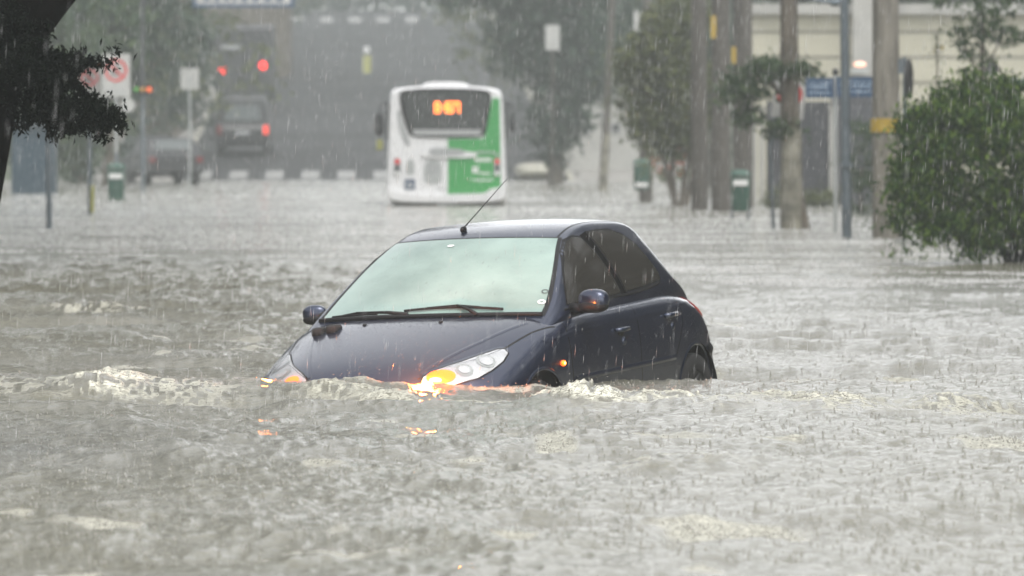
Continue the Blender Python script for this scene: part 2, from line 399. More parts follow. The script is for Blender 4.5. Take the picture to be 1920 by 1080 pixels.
ridge(g(120, 815), g(400, 812), .050, .4, .12)
ridge(g(940, 885), g(1180, 900), .035, .5, .45)
ridge(g(1180, 900), g(1500, 890), .035, .5, .1)
ridge(g(130, 590), g(300, 588), .030, .6, .8)
ridge(g(-60, 510), g(700, 510), .07, 2.2, 0)
ridge(g(-60, 560), g(560, 560), .05, 1.6, 0)
st_ = vnoise(XX * 1.3 + 40, YY * .9) * .6 + vnoise(XX * 5 + 3, YY * 2.2) * .4      # thin scattered foam streaks
FO = np.maximum(FO, np.clip((st_ - .46) * 4, 0, .55) * np.clip((62 - YY) / 20, 0, 1))
V = np.stack([XX, YY, ZZ], -1).reshape(-1, 3); NX = len(u)
i = np.arange(len(Yr) - 1)[:, None] * NX + np.arange(NX - 1)[None]
water = mesh_np('flood_water', V, np.stack([i, i + 1, i + NX + 1, i + NX], -1).reshape(-1, 4), M['water'])
at = water.data.attributes.new('foam', 'FLOAT', 'POINT'); at.data.foreach_set('value', np.clip(FO, 0, 1).ravel().astype(np.float32))
tag(water, kind='structure')

# small crowns thrown up where the rain hits the flood
def crowns():
    n = 15000
    Yc = 1 / RNG.uniform(1 / 90.0, 1 / 24.0, n); Yc = Yc[RNG.random(n) < np.clip(Yc / 45, .35, 1)]; n = len(Yc)
    Xc = RNG.uniform(-.085, .085, n) * Yc
    zc = waves(Xc, Yc) * np.clip(1.0 - (Yc - 50) / 55, .16, 1.0) - .105 * np.exp(-((Xc - 1.25) / 1.15) ** 2 - ((Yc - 43.9) / 1.9) ** 2) - .003
    sh = (Xc < -.012 * Yc) & (Yc > 57) & (Yc < 86); Yc, Xc, zc = Yc[~sh], Xc[~sh], zc[~sh]; n = len(Yc)  # no splashes in the strip of water kept dark
    V = []; Fc = []
    h = RNG.uniform(.005, .020, n) * (1 + (RNG.random(n) > .97) * .8); r = RNG.uniform(.002, .006, n)
    a0 = RNG.uniform(0, 6.28, n)
    P = np.zeros((n, 7, 3))
    for k in range(3):
        a = a0 + k * 2.09
        P[:, k] = np.stack([Xc + r * np.cos(a), Yc + r * np.sin(a), zc], -1)
        P[:, k + 3] = np.stack([Xc + 1.3 * r * np.cos(a + .5), Yc + 1.3 * r * np.sin(a + .5), zc + h * RNG.uniform(.3, .7, n)], -1)
    P[:, 6] = np.stack([Xc + r * RNG.uniform(-.6, .6, n), Yc, zc + h], -1)
    base = np.arange(n)[:, None] * 7
    T = np.array([[0, 1, 3], [1, 4, 3], [1, 2, 4], [2, 5, 4], [2, 0, 5], [0, 3, 5], [3, 4, 6], [4, 5, 6], [5, 3, 6]])
    Fc = (base[:, None] + T[None].reshape(1, 9, 3)).reshape(-1, 3)
    tag(mesh_np('rain_splashes', P.reshape(-1, 3), Fc, M['splash'], smooth=False), 'tiny splashes of rain covering the flood water', 'splashes', kind='stuff')
crowns()
def far_spray():       # the same splashes further off, where they merge into a pale skin over the water
    n = 170000
    Yc = 1 / RNG.uniform(1 / 245., 1 / 62., n); Xc = RNG.uniform(-.085, .085, n) * Yc
    sh = (Xc < -.012 * Yc + .8 * np.sin(Yc)) & (Yc < 86 + 4 * np.sin(Xc * 3)); Yc, Xc = Yc[~sh], Xc[~sh]; n = len(Yc); zc = -.01 + 0 * Yc     # spray left out so this strip of water reads dark
    w = RNG.uniform(.007, .024, n) * np.clip(Yc / 110, .5, 2); h = RNG.uniform(.008, .035, n)
    P = np.zeros((n, 4, 3)); a0 = RNG.uniform(0, 6.28, n)
    for k in range(3): P[:, k] = np.stack([Xc + w * np.cos(a0 + k * 2.09), Yc + w * np.sin(a0 + k * 2.09), zc], -1)
    P[:, 3] = np.stack([Xc, Yc, zc + h], -1)
    T = np.array([[0, 1, 3], [1, 2, 3], [2, 0, 3]]); Fc = (np.arange(n)[:, None, None] * 4 + T[None]).reshape(-1, 3)
    tag(mesh_np('far_splashes', P.reshape(-1, 3), Fc, M['spray'], smooth=False), 'pale skin of rain splashes over the distant flood water', 'splashes', kind='stuff')
far_spray()
def sprayfoam():       # droplets thrown off the foaming crests
    idx = np.argwhere((FO > .5)); sel = idx[RNG.choice(len(idx), min(len(idx), 5200), replace=False)]
    n = len(sel); P0 = np.stack([XX[sel[:, 0], sel[:, 1]], YY[sel[:, 0], sel[:, 1]], ZZ[sel[:, 0], sel[:, 1]]], -1)
    P0[:, 2] += RNG.exponential(.014, n); P0[:, 0] += RNG.normal(0, .01, n)
    r = RNG.uniform(.0015, .005, n)
    D = np.array([[1, 0, 0], [-1, 0, 0], [0, 1, 0], [0, -1, 0], [0, 0, 1], [0, 0, -1]])
    V = (P0[:, None] + D[None] * r[:, None, None]).reshape(-1, 3)
    T = np.array([[0, 2, 4], [2, 1, 4], [1, 3, 4], [3, 0, 4], [2, 0, 5], [1, 2, 5], [3, 1, 5], [0, 3, 5]])
    Fc = (np.arange(n)[:, None, None] * 6 + T[None]).reshape(-1, 3)
    tag(mesh_np('spray', V, Fc, M['splash']), 'droplets of spray flying off the foaming wave crests', 'spray', kind='stuff')
sprayfoam()
def rain():
    n = 85000
    Yc = (RNG.uniform(20 ** 2.2, 150 ** 2.2, n)) ** (1 / 2.2)
    Xc = RNG.uniform(-.10, .10, n) * Yc; Zc = CH + RNG.uniform(-.065, .045, n) * Yc
    k = Zc > .02; Xc, Yc, Zc = Xc[k], Yc[k], Zc[k]; n = len(Xc)
    L = RNG.uniform(.008, .050, n); w = RNG.uniform(.0005, .0015, n) * np.clip(Yc / 42, .7, 2)
    sl = .06
    P = np.zeros((n, 5, 3))
    for q in range(3):
        a = q * 2.09 + .4
        P[:, q] = np.stack([Xc + w * np.cos(a), Yc + w * np.sin(a), Zc], -1)
    P[:, 3] = np.stack([Xc - L * sl, Yc, Zc - L], -1); P[:, 4] = np.stack([Xc + L * sl, Yc, Zc + L], -1)
    T = np.array([[0, 1, 4], [1, 2, 4], [2, 0, 4], [1, 0, 3], [2, 1, 3], [0, 2, 3]])
    Fc = (np.arange(n)[:, None, None] * 5 + T[None]).reshape(-1, 3)
    tag(mesh_np('rain', P.reshape(-1, 3), Fc, M['drop']), 'falling drops of heavy rain', 'rain', kind='stuff')
rain()

# ---------------------------------------------------------------- the flooded hatchback
def bspl(n, k):        # clamped uniform cubic basis: k samples over n control points -> (k,n)
    kn = np.concatenate([[0, 0, 0], np.linspace(0, 1, n - 2), [1, 1, 1]])
    t = np.linspace(0, 1, k) if np.isscalar(k) else np.asarray(k, float)
    t = np.clip(t, 0, 1 - 1e-9)
    B = [((t >= kn[i]) & (t < kn[i + 1])).astype(float) for i in range(len(kn) - 1)]
    for d in range(1, 4):
        nB = []
        for i in range(len(kn) - 1 - d):
            a = (t - kn[i]) / (kn[i + d] - kn[i]) * B[i] if kn[i + d] > kn[i] else 0 * t
            b = (kn[i + d + 1] - t) / (kn[i + d + 1] - kn[i + 1]) * B[i + 1] if kn[i + d + 1] > kn[i + 1] else 0 * t
            nB.append(a + b)
        B = nB
    return np.stack(B, -1)
def surf(net, us, vs):
    net = np.asarray(net, float); A = bspl(net.shape[0], us); Bv = bspl(net.shape[1], vs)
    return np.einsum('ui,vj,ijk->uvk', A, Bv, net)
def gridfaces(nu, nv):
    i = np.arange(nu - 1)[:, None] * nv + np.arange(nv - 1)[None]
    return np.stack([i, i + nv, i + nv + 1, i + 1], -1).reshape(-1, 4)
CX0, CZ0 = 1.9, 0.7
LB = [  # x, hc, hs, ws, wm, bow
 (.07, .22, .21, .50, .64, .08), (.005, .36, .345, .60, .72, .10), (-.01, .49, .465, .65, .765, .13), (.015, .60, .56, .67, .785, .17),
 (.09, .685, .635, .675, .80, .20), (.24, .76, .705, .675, .815, .20), (.45, .832, .775, .675, .822, .17), (.68, .895, .838, .69, .828, .10),
 (.90, .945, .885, .72, .83, .05), (1.15, .965, .915, .75, .832, 0), (1.5, .965, .935, .75, .83, 0), (2.0, .965, .945, .74, .828, 0),
 (2.5, .97, .955, .735, .826, 0), (2.9, .975, .965, .71, .818, 0), (3.2, .965, .95, .68, .805, -.03), (3.42, .94, .92, .65, .785, -.07),
 (3.60, .895, .875, .62, .765, -.12), (3.72, .83, .81, .60, .75, -.17), (3.78, .74, .72, .60, .745, -.20), (3.82, .64, .62, .62, .742, -.22), (3.83, .48, .46, .62, .742, -.22), (3.78, .30, .29, .60, .73, -.2), (3.7, .2, .19, .5, .6, -.1)]
def lbnet():
    net = []
    for (x, hc, hs_, ws, wm, bow) in LB:
        q = hs_ - .18
        h = [(0, hc), (.45 * ws, hc - .006), (.80 * ws, hc - .35 * (hc - hs_)), (ws, hs_), (ws + (wm - ws) * .72, hs_ - min(.045, q * .15)), (wm, min(.76, hs_ - min(.13, q * .3))), (wm + .004, min(.60, .18 + q * .62)),
             (wm, min(.42, .18 + q * .35)), (wm * .985, min(.26, .18 + q * .12)), (wm * .93, .18)]
        row = [(x + bow * (y / .8) ** 2, y, z) for y, z in h]
        net.append([(a, -b, c) for a, b, c in row[:0:-1]] + row)
    return np.array(net)
GH = [  # xc zc | xe ye ze | xb yb zb
 (.88, .90, .98, .725, .875, .97, .755, .85), (.99, .955, 1.15, .735, .945, 1.12, .78, .90), (1.25, 1.115, 1.40, .675, 1.10, 1.37, .775, .93), (1.50, 1.265, 1.64, .605, 1.243, 1.62, .765, .945),
 (1.71, 1.378, 1.86, .53, 1.35, 1.85, .758, .955), (1.93, 1.425, 2.06, .515, 1.40, 2.06, .752, .965), (2.30, 1.447, 2.32, .512, 1.415, 2.32, .745, .975), (2.66, 1.44, 2.62, .508, 1.40, 2.66, .735, .985),
 (2.97, 1.432, 2.90, .505, 1.388, 2.96, .715, .99), (3.21, 1.388, 3.11, .505, 1.312, 3.20, .69, .985), (3.36, 1.24, 3.24, .52, 1.17, 3.38, .665, .97), (3.48, 1.09, 3.40, .55, 1.04, 3.50, .64, .945), (3.58, .93, 3.54, .58, .91, 3.60, .62, .87)]
def ghnet():
    net = []
    for (xc, zc, xe, ye, ze, xb, yb, zb) in GH:
        row = [(xc, 0, zc)]
        for t in (.4, .75, .93): row.append((xc + (xe - xc) * t ** 2, ye * t, zc + (ze - zc) * t ** 2 * .8))
        row.append((xe, ye, ze + .002))
        e = np.array((xe, ye, ze)); b = np.array((xb, yb, zb))
        for t, o in ((.10, .004), (.35, .018), (.7, .014)): 
            p = e + (b - e) * t; p[1] += o * min(1, (ze - zb) / .2); row.append(tuple(p))
        row.append(tuple(b)); row.append((xb, yb - .01, zb - .07))
        net.append([(a, -b_, c) for a, b_, c in row[:0:-1]] + row)
    return np.array(net)
LN, GN = lbnet(), ghnet()
PIT, ROL, YAW = R(1.9), R(2.1), R(22.5)
car = empty('hatchback_car', (0, 0, 0))
# local axes: x back, y to its left side, z up; matrix maps local (x,y,z) to world
cr, sr, cp, sp, cyw, syw = math.cos(ROL), math.sin(ROL), math.cos(PIT), math.sin(PIT), math.cos(YAW), math.sin(YAW)
Mr = Matrix(((1, 0, 0), (0, cr, -sr), (0, sr, cr))); Mp = Matrix(((cp, 0, -sp), (0, 1, 0), (sp, 0, cp)))
My = Matrix(((syw, cyw, 0), (cyw, -syw, 0), (0, 0, 1)))
MM = My @ Mp @ Mr
CARPOS = Vector((-.145, 42.15, .150)) - MM @ Vector((CX0, 0, CZ0))
# the map above mirrors handedness, so the geometry is baked with it and the empty only carries the position
def cw(V):
    A = np.array(MM); return np.asarray(V) @ A.T
car.location = CARPOS
tag(car, 'dark blue five door hatchback stranded nose first in flood water with amber lamps flashing', 'car')
def cmesh(name, V, Fc, m, parent=None, smooth=True):
    V = cw(V)
    if isinstance(Fc, np.ndarray): Fc = Fc[:, ::-1].copy()
    else: Fc = [tuple(f)[::-1] for f in Fc]
    return mesh_np(name, V, Fc, m, parent or car, smooth)
def arch_cut(V, Fc, centres):
    V = V.copy(); cen = V[Fc].mean(1); kill = np.zeros(len(Fc), bool)
    for (cx, cz, r) in centres:
        kill |= ((cen[:, 0] - cx) ** 2 + (cen[:, 2] - cz) ** 2 < r * r) & (np.abs(cen[:, 1]) > .5)
    used_k = set(Fc[kill].ravel().tolist()); used = set(Fc[~kill].ravel().tolist()); bd = np.array(sorted(used_k & used))
    for (cx, cz, r) in centres:
        d = np.hypot(V[bd, 0] - cx, V[bd, 2] - cz); s = np.abs(d - r) < .06
        b = bd[s]; k = r / d[s]
        V[b, 0] = cx + (V[b, 0] - cx) * k; V[b, 2] = cz + (V[b, 2] - cz) * k
    return V, Fc[~kill]
nu, nv = 330, 170
LV = surf(LN, nu, nv).reshape(-1, 3); LF = gridfaces(nu, nv)
LVc, LFc = arch_cut(LV, LF, ((.74, .30, .345), (3.18, .30, .345)))
gu, gv = 150, 150
GV = surf(GN, gu, gv).reshape(-1, 3); GF = gridfaces(gu, gv)
body = cmesh('body', np.concatenate([LVc, GV]), np.concatenate([LFc, GF + len(LVc)]), M['car'])
ALLV = np.concatenate([LV, GV]); ALLF = np.concatenate([LF, GF + len(LV)])
BVH = BVHTree.FromPolygons([tuple(v) for v in ALLV], [tuple(f) for f in ALLF.tolist()])
BVL = BVHTree.FromPolygons([tuple(v) for v in LV], [tuple(f) for f in LF.tolist()])
BVG = BVHTree.FromPolygons([tuple(v) for v in GV], [tuple(f) for f in GF.tolist()])
def drape(poly3, direction, off, step=.02, bvh=None, mirror=False, smoothpoly=0):
    """polygon of approximate 3D points seen along `direction`, laid on the body `off` proud of it"""
    bvh = bvh or BVH
    D = Vector(direction).normalized(); a = D.cross(Vector((0, 0, 1)) if abs(D.z) < .9 else Vector((1, 0, 0))).normalized(); b = a.cross(D).normalized()
    P = [Vector((a.dot(Vector(p)), b.dot(Vector(p)))) for p in poly3]
    for _ in range(smoothpoly):
        Q = []
        for k in range(len(P)):
            p, q = P[k], P[(k + 1) % len(P)]; Q += [p * .75 + q * .25, p * .25 + q * .75]
        P = Q
    n = len(P); pts = []
    for k in range(n):
        p, q = P[k], P[(k + 1) % n]; m = max(1, int((q - p).length / step))
        for j in range(m): pts.append(p.lerp(q, j / m))
    nb = len(pts)
    def inside(x, y):
        c = False
        for k in range(nb):
            p, q = pts[k], pts[(k + 1) % nb]
            if (p.y > y) != (q.y > y) and x < (q.x - p.x) * (y - p.y) / (q.y - p.y) + p.x: c = not c
        return c
    xs = [p.x for p in pts]; ys = [p.y for p in pts]; y = min(ys) + step / 2
    inn = []
    while y < max(ys):
        x = min(xs) + step / 2
        while x < max(xs):
            if inside(x, y) and min((p.x - x) ** 2 + (p.y - y) ** 2 for p in pts) > (step * .5) ** 2: inn.append(Vector((x, y)))
            x += step
        y += step
    r = delaunay_2d_cdt(pts + inn, [(k, (k + 1) % nb) for k in range(nb)], [], 0, 1e-6)
    tris = [f for f in r[2] if inside(sum(r[0][q].x for q in f) / len(f), sum(r[0][q].y for q in f) / len(f))]
    V = []
    for p in r[0]:
        o = a * p.x + b * p.y - D * 6
        h, nn, _, _ = bvh.ray_cast(o, D)
        if h is None:
            h0 = a * p.x + b * p.y + D * D.dot(Vector(poly3[0])); h, nn, _, _ = bvh.find_nearest(h0)
        if nn.dot(D) > 0: nn = -nn
        V.append(h + nn * off)
    V = np.array([tuple(v) for v in V]); Fs = [tuple(f) for f in tris]
    if Fs:
        t = V[list(Fs[0][:3])]; nrm = np.cross(t[1] - t[0], t[2] - t[0])
        if nrm @ np.array(D) > 0: Fs = [f[::-1] for f in Fs]
    if mirror:
        V = V * np.array([1, -1, 1]); Fs = [f[::-1] for f in Fs]
    return V, Fs
def patch(name, poly3, direction, off, m, parent=None, both=False, **k):
    out = []
    for mr in ((False, True) if both else (False,)):
        V, Fs = drape(poly3, direction, off, mirror=mr, **k)
        out.append(cmesh(name, V, Fs, m, parent))
    return out
def seam(name, line, direction, w, off, m, parent=None, both=False, bvh=None):
    """narrow ribbon along a 3D polyline laid on the body"""
    bvh = bvh or BVH; D = Vector(direction).normalized(); L = [Vector(p) for p in line]; P = []
    for p, q in zip(L[:-1], L[1:]):
        m_ = max(1, int((q - p).length / .015)); P += [p.lerp(q, j / m_) for j in range(m_)]
    P.append(L[-1]); H = []
    for p in P:
        h, nn, _, _ = bvh.ray_cast(p - D * 5, D)
        if h is None: h, nn, _, _ = bvh.find_nearest(p)
        if nn.dot(D) > 0: nn = -nn
        H.append((h, nn))
    V = []
    for k, (h, nn) in enumerate(H):
        t = (H[min(k + 1, len(H) - 1)][0] - H[max(k - 1, 0)][0]).normalized(); s = t.cross(nn).normalized()
        V += [h + s * w / 2 + nn * off * .2, h + nn * off, h - s * w / 2 + nn * off * .2]
    Fs = []
    for k in range(len(H) - 1):
        a = k * 3; Fs += [(a, a + 1, a + 4, a + 3), (a + 1, a + 2, a + 5, a + 4)]
    V = np.array([tuple(v) for v in V])
    cmesh(name, V, Fs, m, parent)
    if both: cmesh(name, V * np.array([1, -1, 1]), [f[::-1] for f in Fs], m, parent)
# windscreen on the greenhouse parameters: black band then the glass
def gpatch(u0, u1, v0, v1, off, nu=60, nv=60, taper=0.0, corner=0.0):
    us = np.linspace(u0, u1, nu); vs = np.linspace(v0, v1, nv)
    e = 1e-4; A = surf(GN, us, vs); B = surf(GN, us + e, vs); Cc = surf(GN, us, vs + e)
    n = np.cross(B - A, Cc - A); n /= np.linalg.norm(n, axis=-1, keepdims=True) + 1e-12
    if n[nu // 2, nv // 2, 2] < 0: n = -n
    return (A + n * off).reshape(-1, 3), gridfaces(nu, nv)
def uof(i): # control index -> parameter (Greville-like)
    kn = np.concatenate([[0, 0, 0], np.linspace(0, 1, 11), [1, 1, 1]]); return kn[int(i) + 1:int(i) + 4].mean() * (1 - (i % 1)) + kn[int(i) + 2:int(i) + 5].mean() * (i % 1)
ngj = GN.shape[1]; knv = np.concatenate([[0, 0, 0], np.linspace(0, 1, ngj - 2), [1, 1, 1]])
def vof(j): j = j + (ngj - 1) / 2; return knv[int(j) + 1:int(j) + 4].mean() * (1 - (j % 1)) + knv[int(j) + 2:int(j) + 5].mean() * (j % 1)
V_, F_ = gpatch(uof(.75), uof(4.02), vof(-3.62), vof(3.62), .002)
ws = cmesh('windscreen', V_, F_, M['black'])
V_, F_ = gpatch(uof(.95), uof(3.93), vof(-3.2), vof(3.2), .0045)
cmesh('glass', V_, F_, M['screen'], ws)
V_, F_ = gpatch(uof(9.3), uof(11.2), vof(-3.4), vof(3.4), .003)
cmesh('rear_window', V_, F_, M['darkglass'])
# side windows
FW = [(1.33, .8, .985), (1.41, .8, 1.06), (1.55, .8, 1.17), (1.70, .8, 1.262), (1.83, .8, 1.32), (1.96, .8, 1.345), (2.05, .8, 1.335), (2.12, .8, 1.24), (2.17, .8, 1.12), (2.20, .8, 1.005), (1.8, .8, .99)]
RW = [(2.185, .8, 1.362), (2.36, .8, 1.365), (2.55, .8, 1.355), (2.71, .8, 1.322), (2.83, .8, 1.26), (2.91, .8, 1.165), (2.96, .8, 1.085), (2.93, .8, 1.045), (2.60, .8, 1.025), (2.30, .8, 1.01), (2.27, .8, 1.12), (2.22, .8, 1.26)]
BPIL = [(2.06, .8, 1.35), (2.19, .8, 1.372), (2.24, .8, 1.26), (2.29, .8, 1.12), (2.32, .8, 1.0), (2.18, .8, .995), (2.16, .8, 1.12), (2.10, .8, 1.25)]
def grow(P, g_):
    c = Vector((sum(p[0] for p in P) / len(P), 0, sum(p[2] for p in P) / len(P))); o = []
    for p in P:
        d = Vector((p[0] - c.x, 0, p[2] - c.z)); d2 = d * (1 + g_ / d.length); o.append((c.x + d2.x, p[1], c.z + d2.z))
    return o
for sgn in (False, True):
    for Pn in (FW, RW):
        V_, Fs_ = drape(grow(Pn, .016), (0, -1, 0), .002, bvh=BVG, mirror=sgn)
        o = cmesh('side_window', V_, Fs_, M['black'])
        V_, Fs_ = drape(Pn, (0, -1, 0), .0045, bvh=BVG, mirror=sgn)
        cmesh('glass', V_, Fs_, M['sideglass'], o)
for sgn in (False, True):
    V_, Fs_ = drape(BPIL, (0, -1, 0), .0015, bvh=BVG, mirror=sgn); cmesh('pillar_trim', V_, Fs_, M['pillar'])
# panel gaps
K = M['black']
hoodline = [(.10, .33, .67), (.20, .44, .70), (.38, .59, .76), (.60, .67, .83), (.85, .72, .885), (1.06, .775, .925)]
seam('bonnet_gap', hoodline, (0, 0, -1), .013, .0012, K, both=True, bvh=BVL)
crease = [(.13, .34, .7), (.30, .42, .76), (.55, .52, .85), (.78, .595, .92), (.95, .65, .94)]
seam('bonnet_crease', crease, (0, 0, -1), .030, .0045, M['car'], both=True, bvh=BVL)
seam('door_gap', [(1.17, .8, .90), (1.15, .8, .80), (1.16, .8, .65), (1.19, .8, .4), (1.22, .8, .25)], (0, -1, 0), .012, .001, K, both=True, bvh=BVL)
seam('door_gap', [(2.25, .8, .975), (2.24, .8, .8), (2.24, .8, .6), (2.24, .8, .25)], (0, -1, 0), .012, .001, K, both=True, bvh=BVL)
seam('door_gap', [(3.02, .8, .96), (3.02, .8, .88), (2.98, .8, .78), (2.90, .8, .69), (2.82, .8, .60)], (0, -1, 0), .012, .001, K, both=True, bvh=BVL)
seam('window_trim', [(1.26, .8, .955), (1.6, .8, .975), (2.0, .8, .985), (2.4, .8, .992), (2.75, .8, 1.012), (2.92, .8, 1.03), (2.96, .8, 1.06)], (0, -1, 0), .016, .006, M['black'], both=True, bvh=BVG)
seam('side_moulding', [(1.20, .8, .565), (1.8, .8, .575), (2.4, .8, .585), (2.80, .8, .592)], (0, -1, 0), .032, .012, M['car'], both=True, bvh=BVL)
seam('belt_crease', [(.85, .8, .80), (1.3, .8, .83), (2.0, .8, .85), (2.7, .8, .875), (3.3, .8, .90)], (0, -1, 0), .03, .004, M['car'], both=True, bvh=BVL)
# arch lips
for cx in (.74, 3.18):
    L_ = [(cx + .352 * math.cos(a), .8, .30 + .352 * math.sin(a)) for a in np.linspace(R(-5), R(185), 30)]
    seam('arch_lip', L_, (0, -1, 0), .02, .008, M['car'], both=True, bvh=BVL)
# wheels
for cx in (.74, 3.18):
    for sg in (-1, 1):
        Wt = []; nn = 40; prof = [(.20, .69), (.27, .70), (.292, .74), (.295, .78), (.285, .80), (.20, .805), (.19, .79)]
        for k in range(nn):
            a = 2 * math.pi * k / nn
            for r_, yy in prof: Wt.append((cx + r_ * math.cos(a), sg * yy, .30 + r_ * math.sin(a)))
        m_ = len(prof); Fs = [(k * m_ + j, ((k + 1) % nn) * m_ + j, ((k + 1) % nn) * m_ + j + 1, k * m_ + j + 1) for k in range(nn) for j in range(m_ - 1)]
        wh = cmesh('wheel', Wt, Fs, M['rubber'])
        Wr = [(cx, sg * .77, .30)] + [(cx + r_ * math.cos(a), sg * yy, .30 + r_ * math.sin(a)) for k in range(nn) for a in (2 * math.pi * k / nn,) for r_, yy in ((.05, .785), (.12, .775 - .03 * (k % 8 < 4)), (.195, .79))]
        Fs = [(0, 1 + k * 3, 1 + ((k + 1) % nn) * 3) for k in range(nn)] + [(1 + k * 3 + j, 1 + k * 3 + j + 1, 1 + ((k + 1) % nn) * 3 + j + 1, 1 + ((k + 1) % nn) * 3 + j) for k in range(nn) for j in range(2)]
        cmesh('rim', Wr, Fs, M['rim'], wh, smooth=False)
        # liner
        Wl = []; 
        for k in range(25):
            a = R(-20) + R(220) * k / 24
            for yy in (.50, .815): Wl.append((cx + .36 * math.cos(a), sg * yy * (.985), .30 + .36 * math.sin(a)))
        Fs = [(k * 2, k * 2 + 1, k * 2 + 3, k * 2 + 2) for k in range(24)] + [tuple(range(0, 50, 2))]
        cmesh('arch_liner', Wl, Fs, M['black'])
# headlights
HL = [(.10, .335, .60), (.13, .36, .665), (.20, .44, .705), (.34, .56, .755), (.50, .655, .805), (.62, .715, .835), (.665, .745, .83), (.66, .765, .79), (.55, .765, .735), (.40, .735, .68), (.26, .68, .635), (.15, .56, .60), (.08, .42, .585)]
HL = [(.10 + (a - .10) * .74, .335 + (b - .335) * .91, c - .022 * max(0, (c - .7) / .13)) for a, b, c in HL]
HD = (.72, -.55, -.42)
for sgn in (False, True):
    V_, Fs_ = drape(grow(HL, 0.0), HD, .001, bvh=BVL, mirror=sgn, step=.02, smoothpoly=1)
    hl = cmesh('headlight', V_, Fs_, M['chrome'])
    k_ = -1 if sgn else 1
    def disc(c, r, off, m, nm, sq=1.0):
        P_ = []
        D = Vector(HD).normalized(); a = D.cross(Vector((0, 0, 1))).normalized(); b = a.cross(D)
        for q in range(20):
            t = 2 * math.pi * q / 20; P_.append(tuple(Vector(c) + a * r * math.cos(t) * sq + b * r * math.sin(t)))
        V_, Fs_ = drape(P_, HD, off, bvh=BVL, mirror=sgn, step=.012); return cmesh(nm, V_, Fs_, m, hl)
    disc((.355, .65, .735), .056, .004, M['palesteel'], 'reflector_bowl')
    disc((.355, .65, .735), .040, .008, M['chrome'], 'reflector_bowl')
    disc((.235, .56, .683), .050, .004, M['palesteel'], 'reflector_bowl')
    disc((.235, .56, .683), .033, .008, M['chrome'], 'reflector_bowl')
    disc((.165, .44, .640), .050 if k_ > 0 else .03, .006, M['amber'], 'indicator', 1.6)
    hb_, nb_, _, _ = BVL.ray_cast(Vector((.13, .42, .622)) - Vector(HD) * 2, Vector(HD))
    b = MB().ell((0, 0, 0), (.022, .040, .018) if k_ > 0 else (.015, .022, .012), 14, 8); cb_ = np.array(b.v) + np.array(tuple(hb_ + nb_ * .006)); cb_[:, 1] *= k_
    cmesh('bulb', cb_, b.f, M['bulb'], hl)
    V_, Fs_ = drape(HL, HD, .016, bvh=BVL, mirror=sgn, step=.02, smoothpoly=1)
    cmesh('lens', V_, Fs_, M['lens'], hl)
    # rim line round the lamp
    n_ = len(HL)
hl_rim = HL + [HL[0]]
for sgn in (1,):
    D = Vector(HD)
    L_ = [tuple(p) for p in hl_rim]
    seam('headlight_seal', L_, HD, .010, .004, K, both=True, bvh=BVL)
# side repeaters (lit)
for sg in (1, -1):
    h, nn_, _, _ = BVL.ray_cast(Vector((1.02, 3, .665)), Vector((0, -1, 0)))
    b = MB().ell((0, 0, 0), (.030, .010, .017), 14, 8)
    si = cmesh('side_indicator', np.array(b.v) + np.array((h.x, (h.y + .004) * sg, h.z)), b.f, M['amber'])
    b = MB().ell((0, 0, 0), (.014, .006, .009), 10, 6); cmesh('bulb', np.array(b.v) + np.array((h.x, (h.y + .011) * sg, h.z)), b.f, M['bulb'], si)
# amber light thrown by the lit lamps onto water and bonnet
for (p, e_) in (((-.10, .46, .665), 60.0), ((-.10, -.50, .66), 14.0)):
    ld = bpy.data.lights.new('amber_glow', 'POINT'); ld.energy = e_; ld.color = (1, .20, .025); ld.shadow_soft_size = .04
    ld.specular_factor = .08; lo = bpy.data.objects.new('amber_glow', ld); C.objects.link(lo); lo.parent = car; lo.location = Vector(cw(np.array([p]))[0])
# mirrors
for sg in (1, -1):
    b = MB().ell((0, 0, 0), (.058, .092, .066), 24, 14, .82)
    mv = np.array(b.v); mv[:, 0] += -.35 * 0 ; mv[:, 0] *= 1 + .2 * mv[:, 1] / .1
    mir = cmesh('mirror', mv + np.array((1.24, .0, 1.005)) + 0 * mv, b.f, M['car'])
    ms = 1 if sg > 0 else .80; my_ = .895 if sg > 0 else .845; mz_ = 0 if sg > 0 else -.03
    V0 = mv * ms + np.array((1.37, my_, 1.0 + mz_)); V0[:, 1] *= sg
    me = mir.data; me.vertices.foreach_set('co', cw(V0).astype(np.float32).ravel()); me.update()
    b = MB().tube([(1.36, .76 * sg, .955), (1.36, .82 * sg, .955), (1.365, .87 * sg, .97)], [.035, .03, .03], 10)
    cmesh('mirror_arm', b.v, b.f, M['black'], mir)
    b = MB().ell((1.365, my_ * sg, .968 + mz_), (.060 * ms, .089 * ms, .040 * ms), 20, 10, .85)
    cmesh('mirror_base', b.v, b.f, M['black'], mir)
    b = MB().ell((1.43, my_ * sg, 1.0 + mz_), (.01, .08 * ms, .05 * ms), 20, 10); cmesh('mirror_glass', b.v, b.f, M['darkglass'], mir)
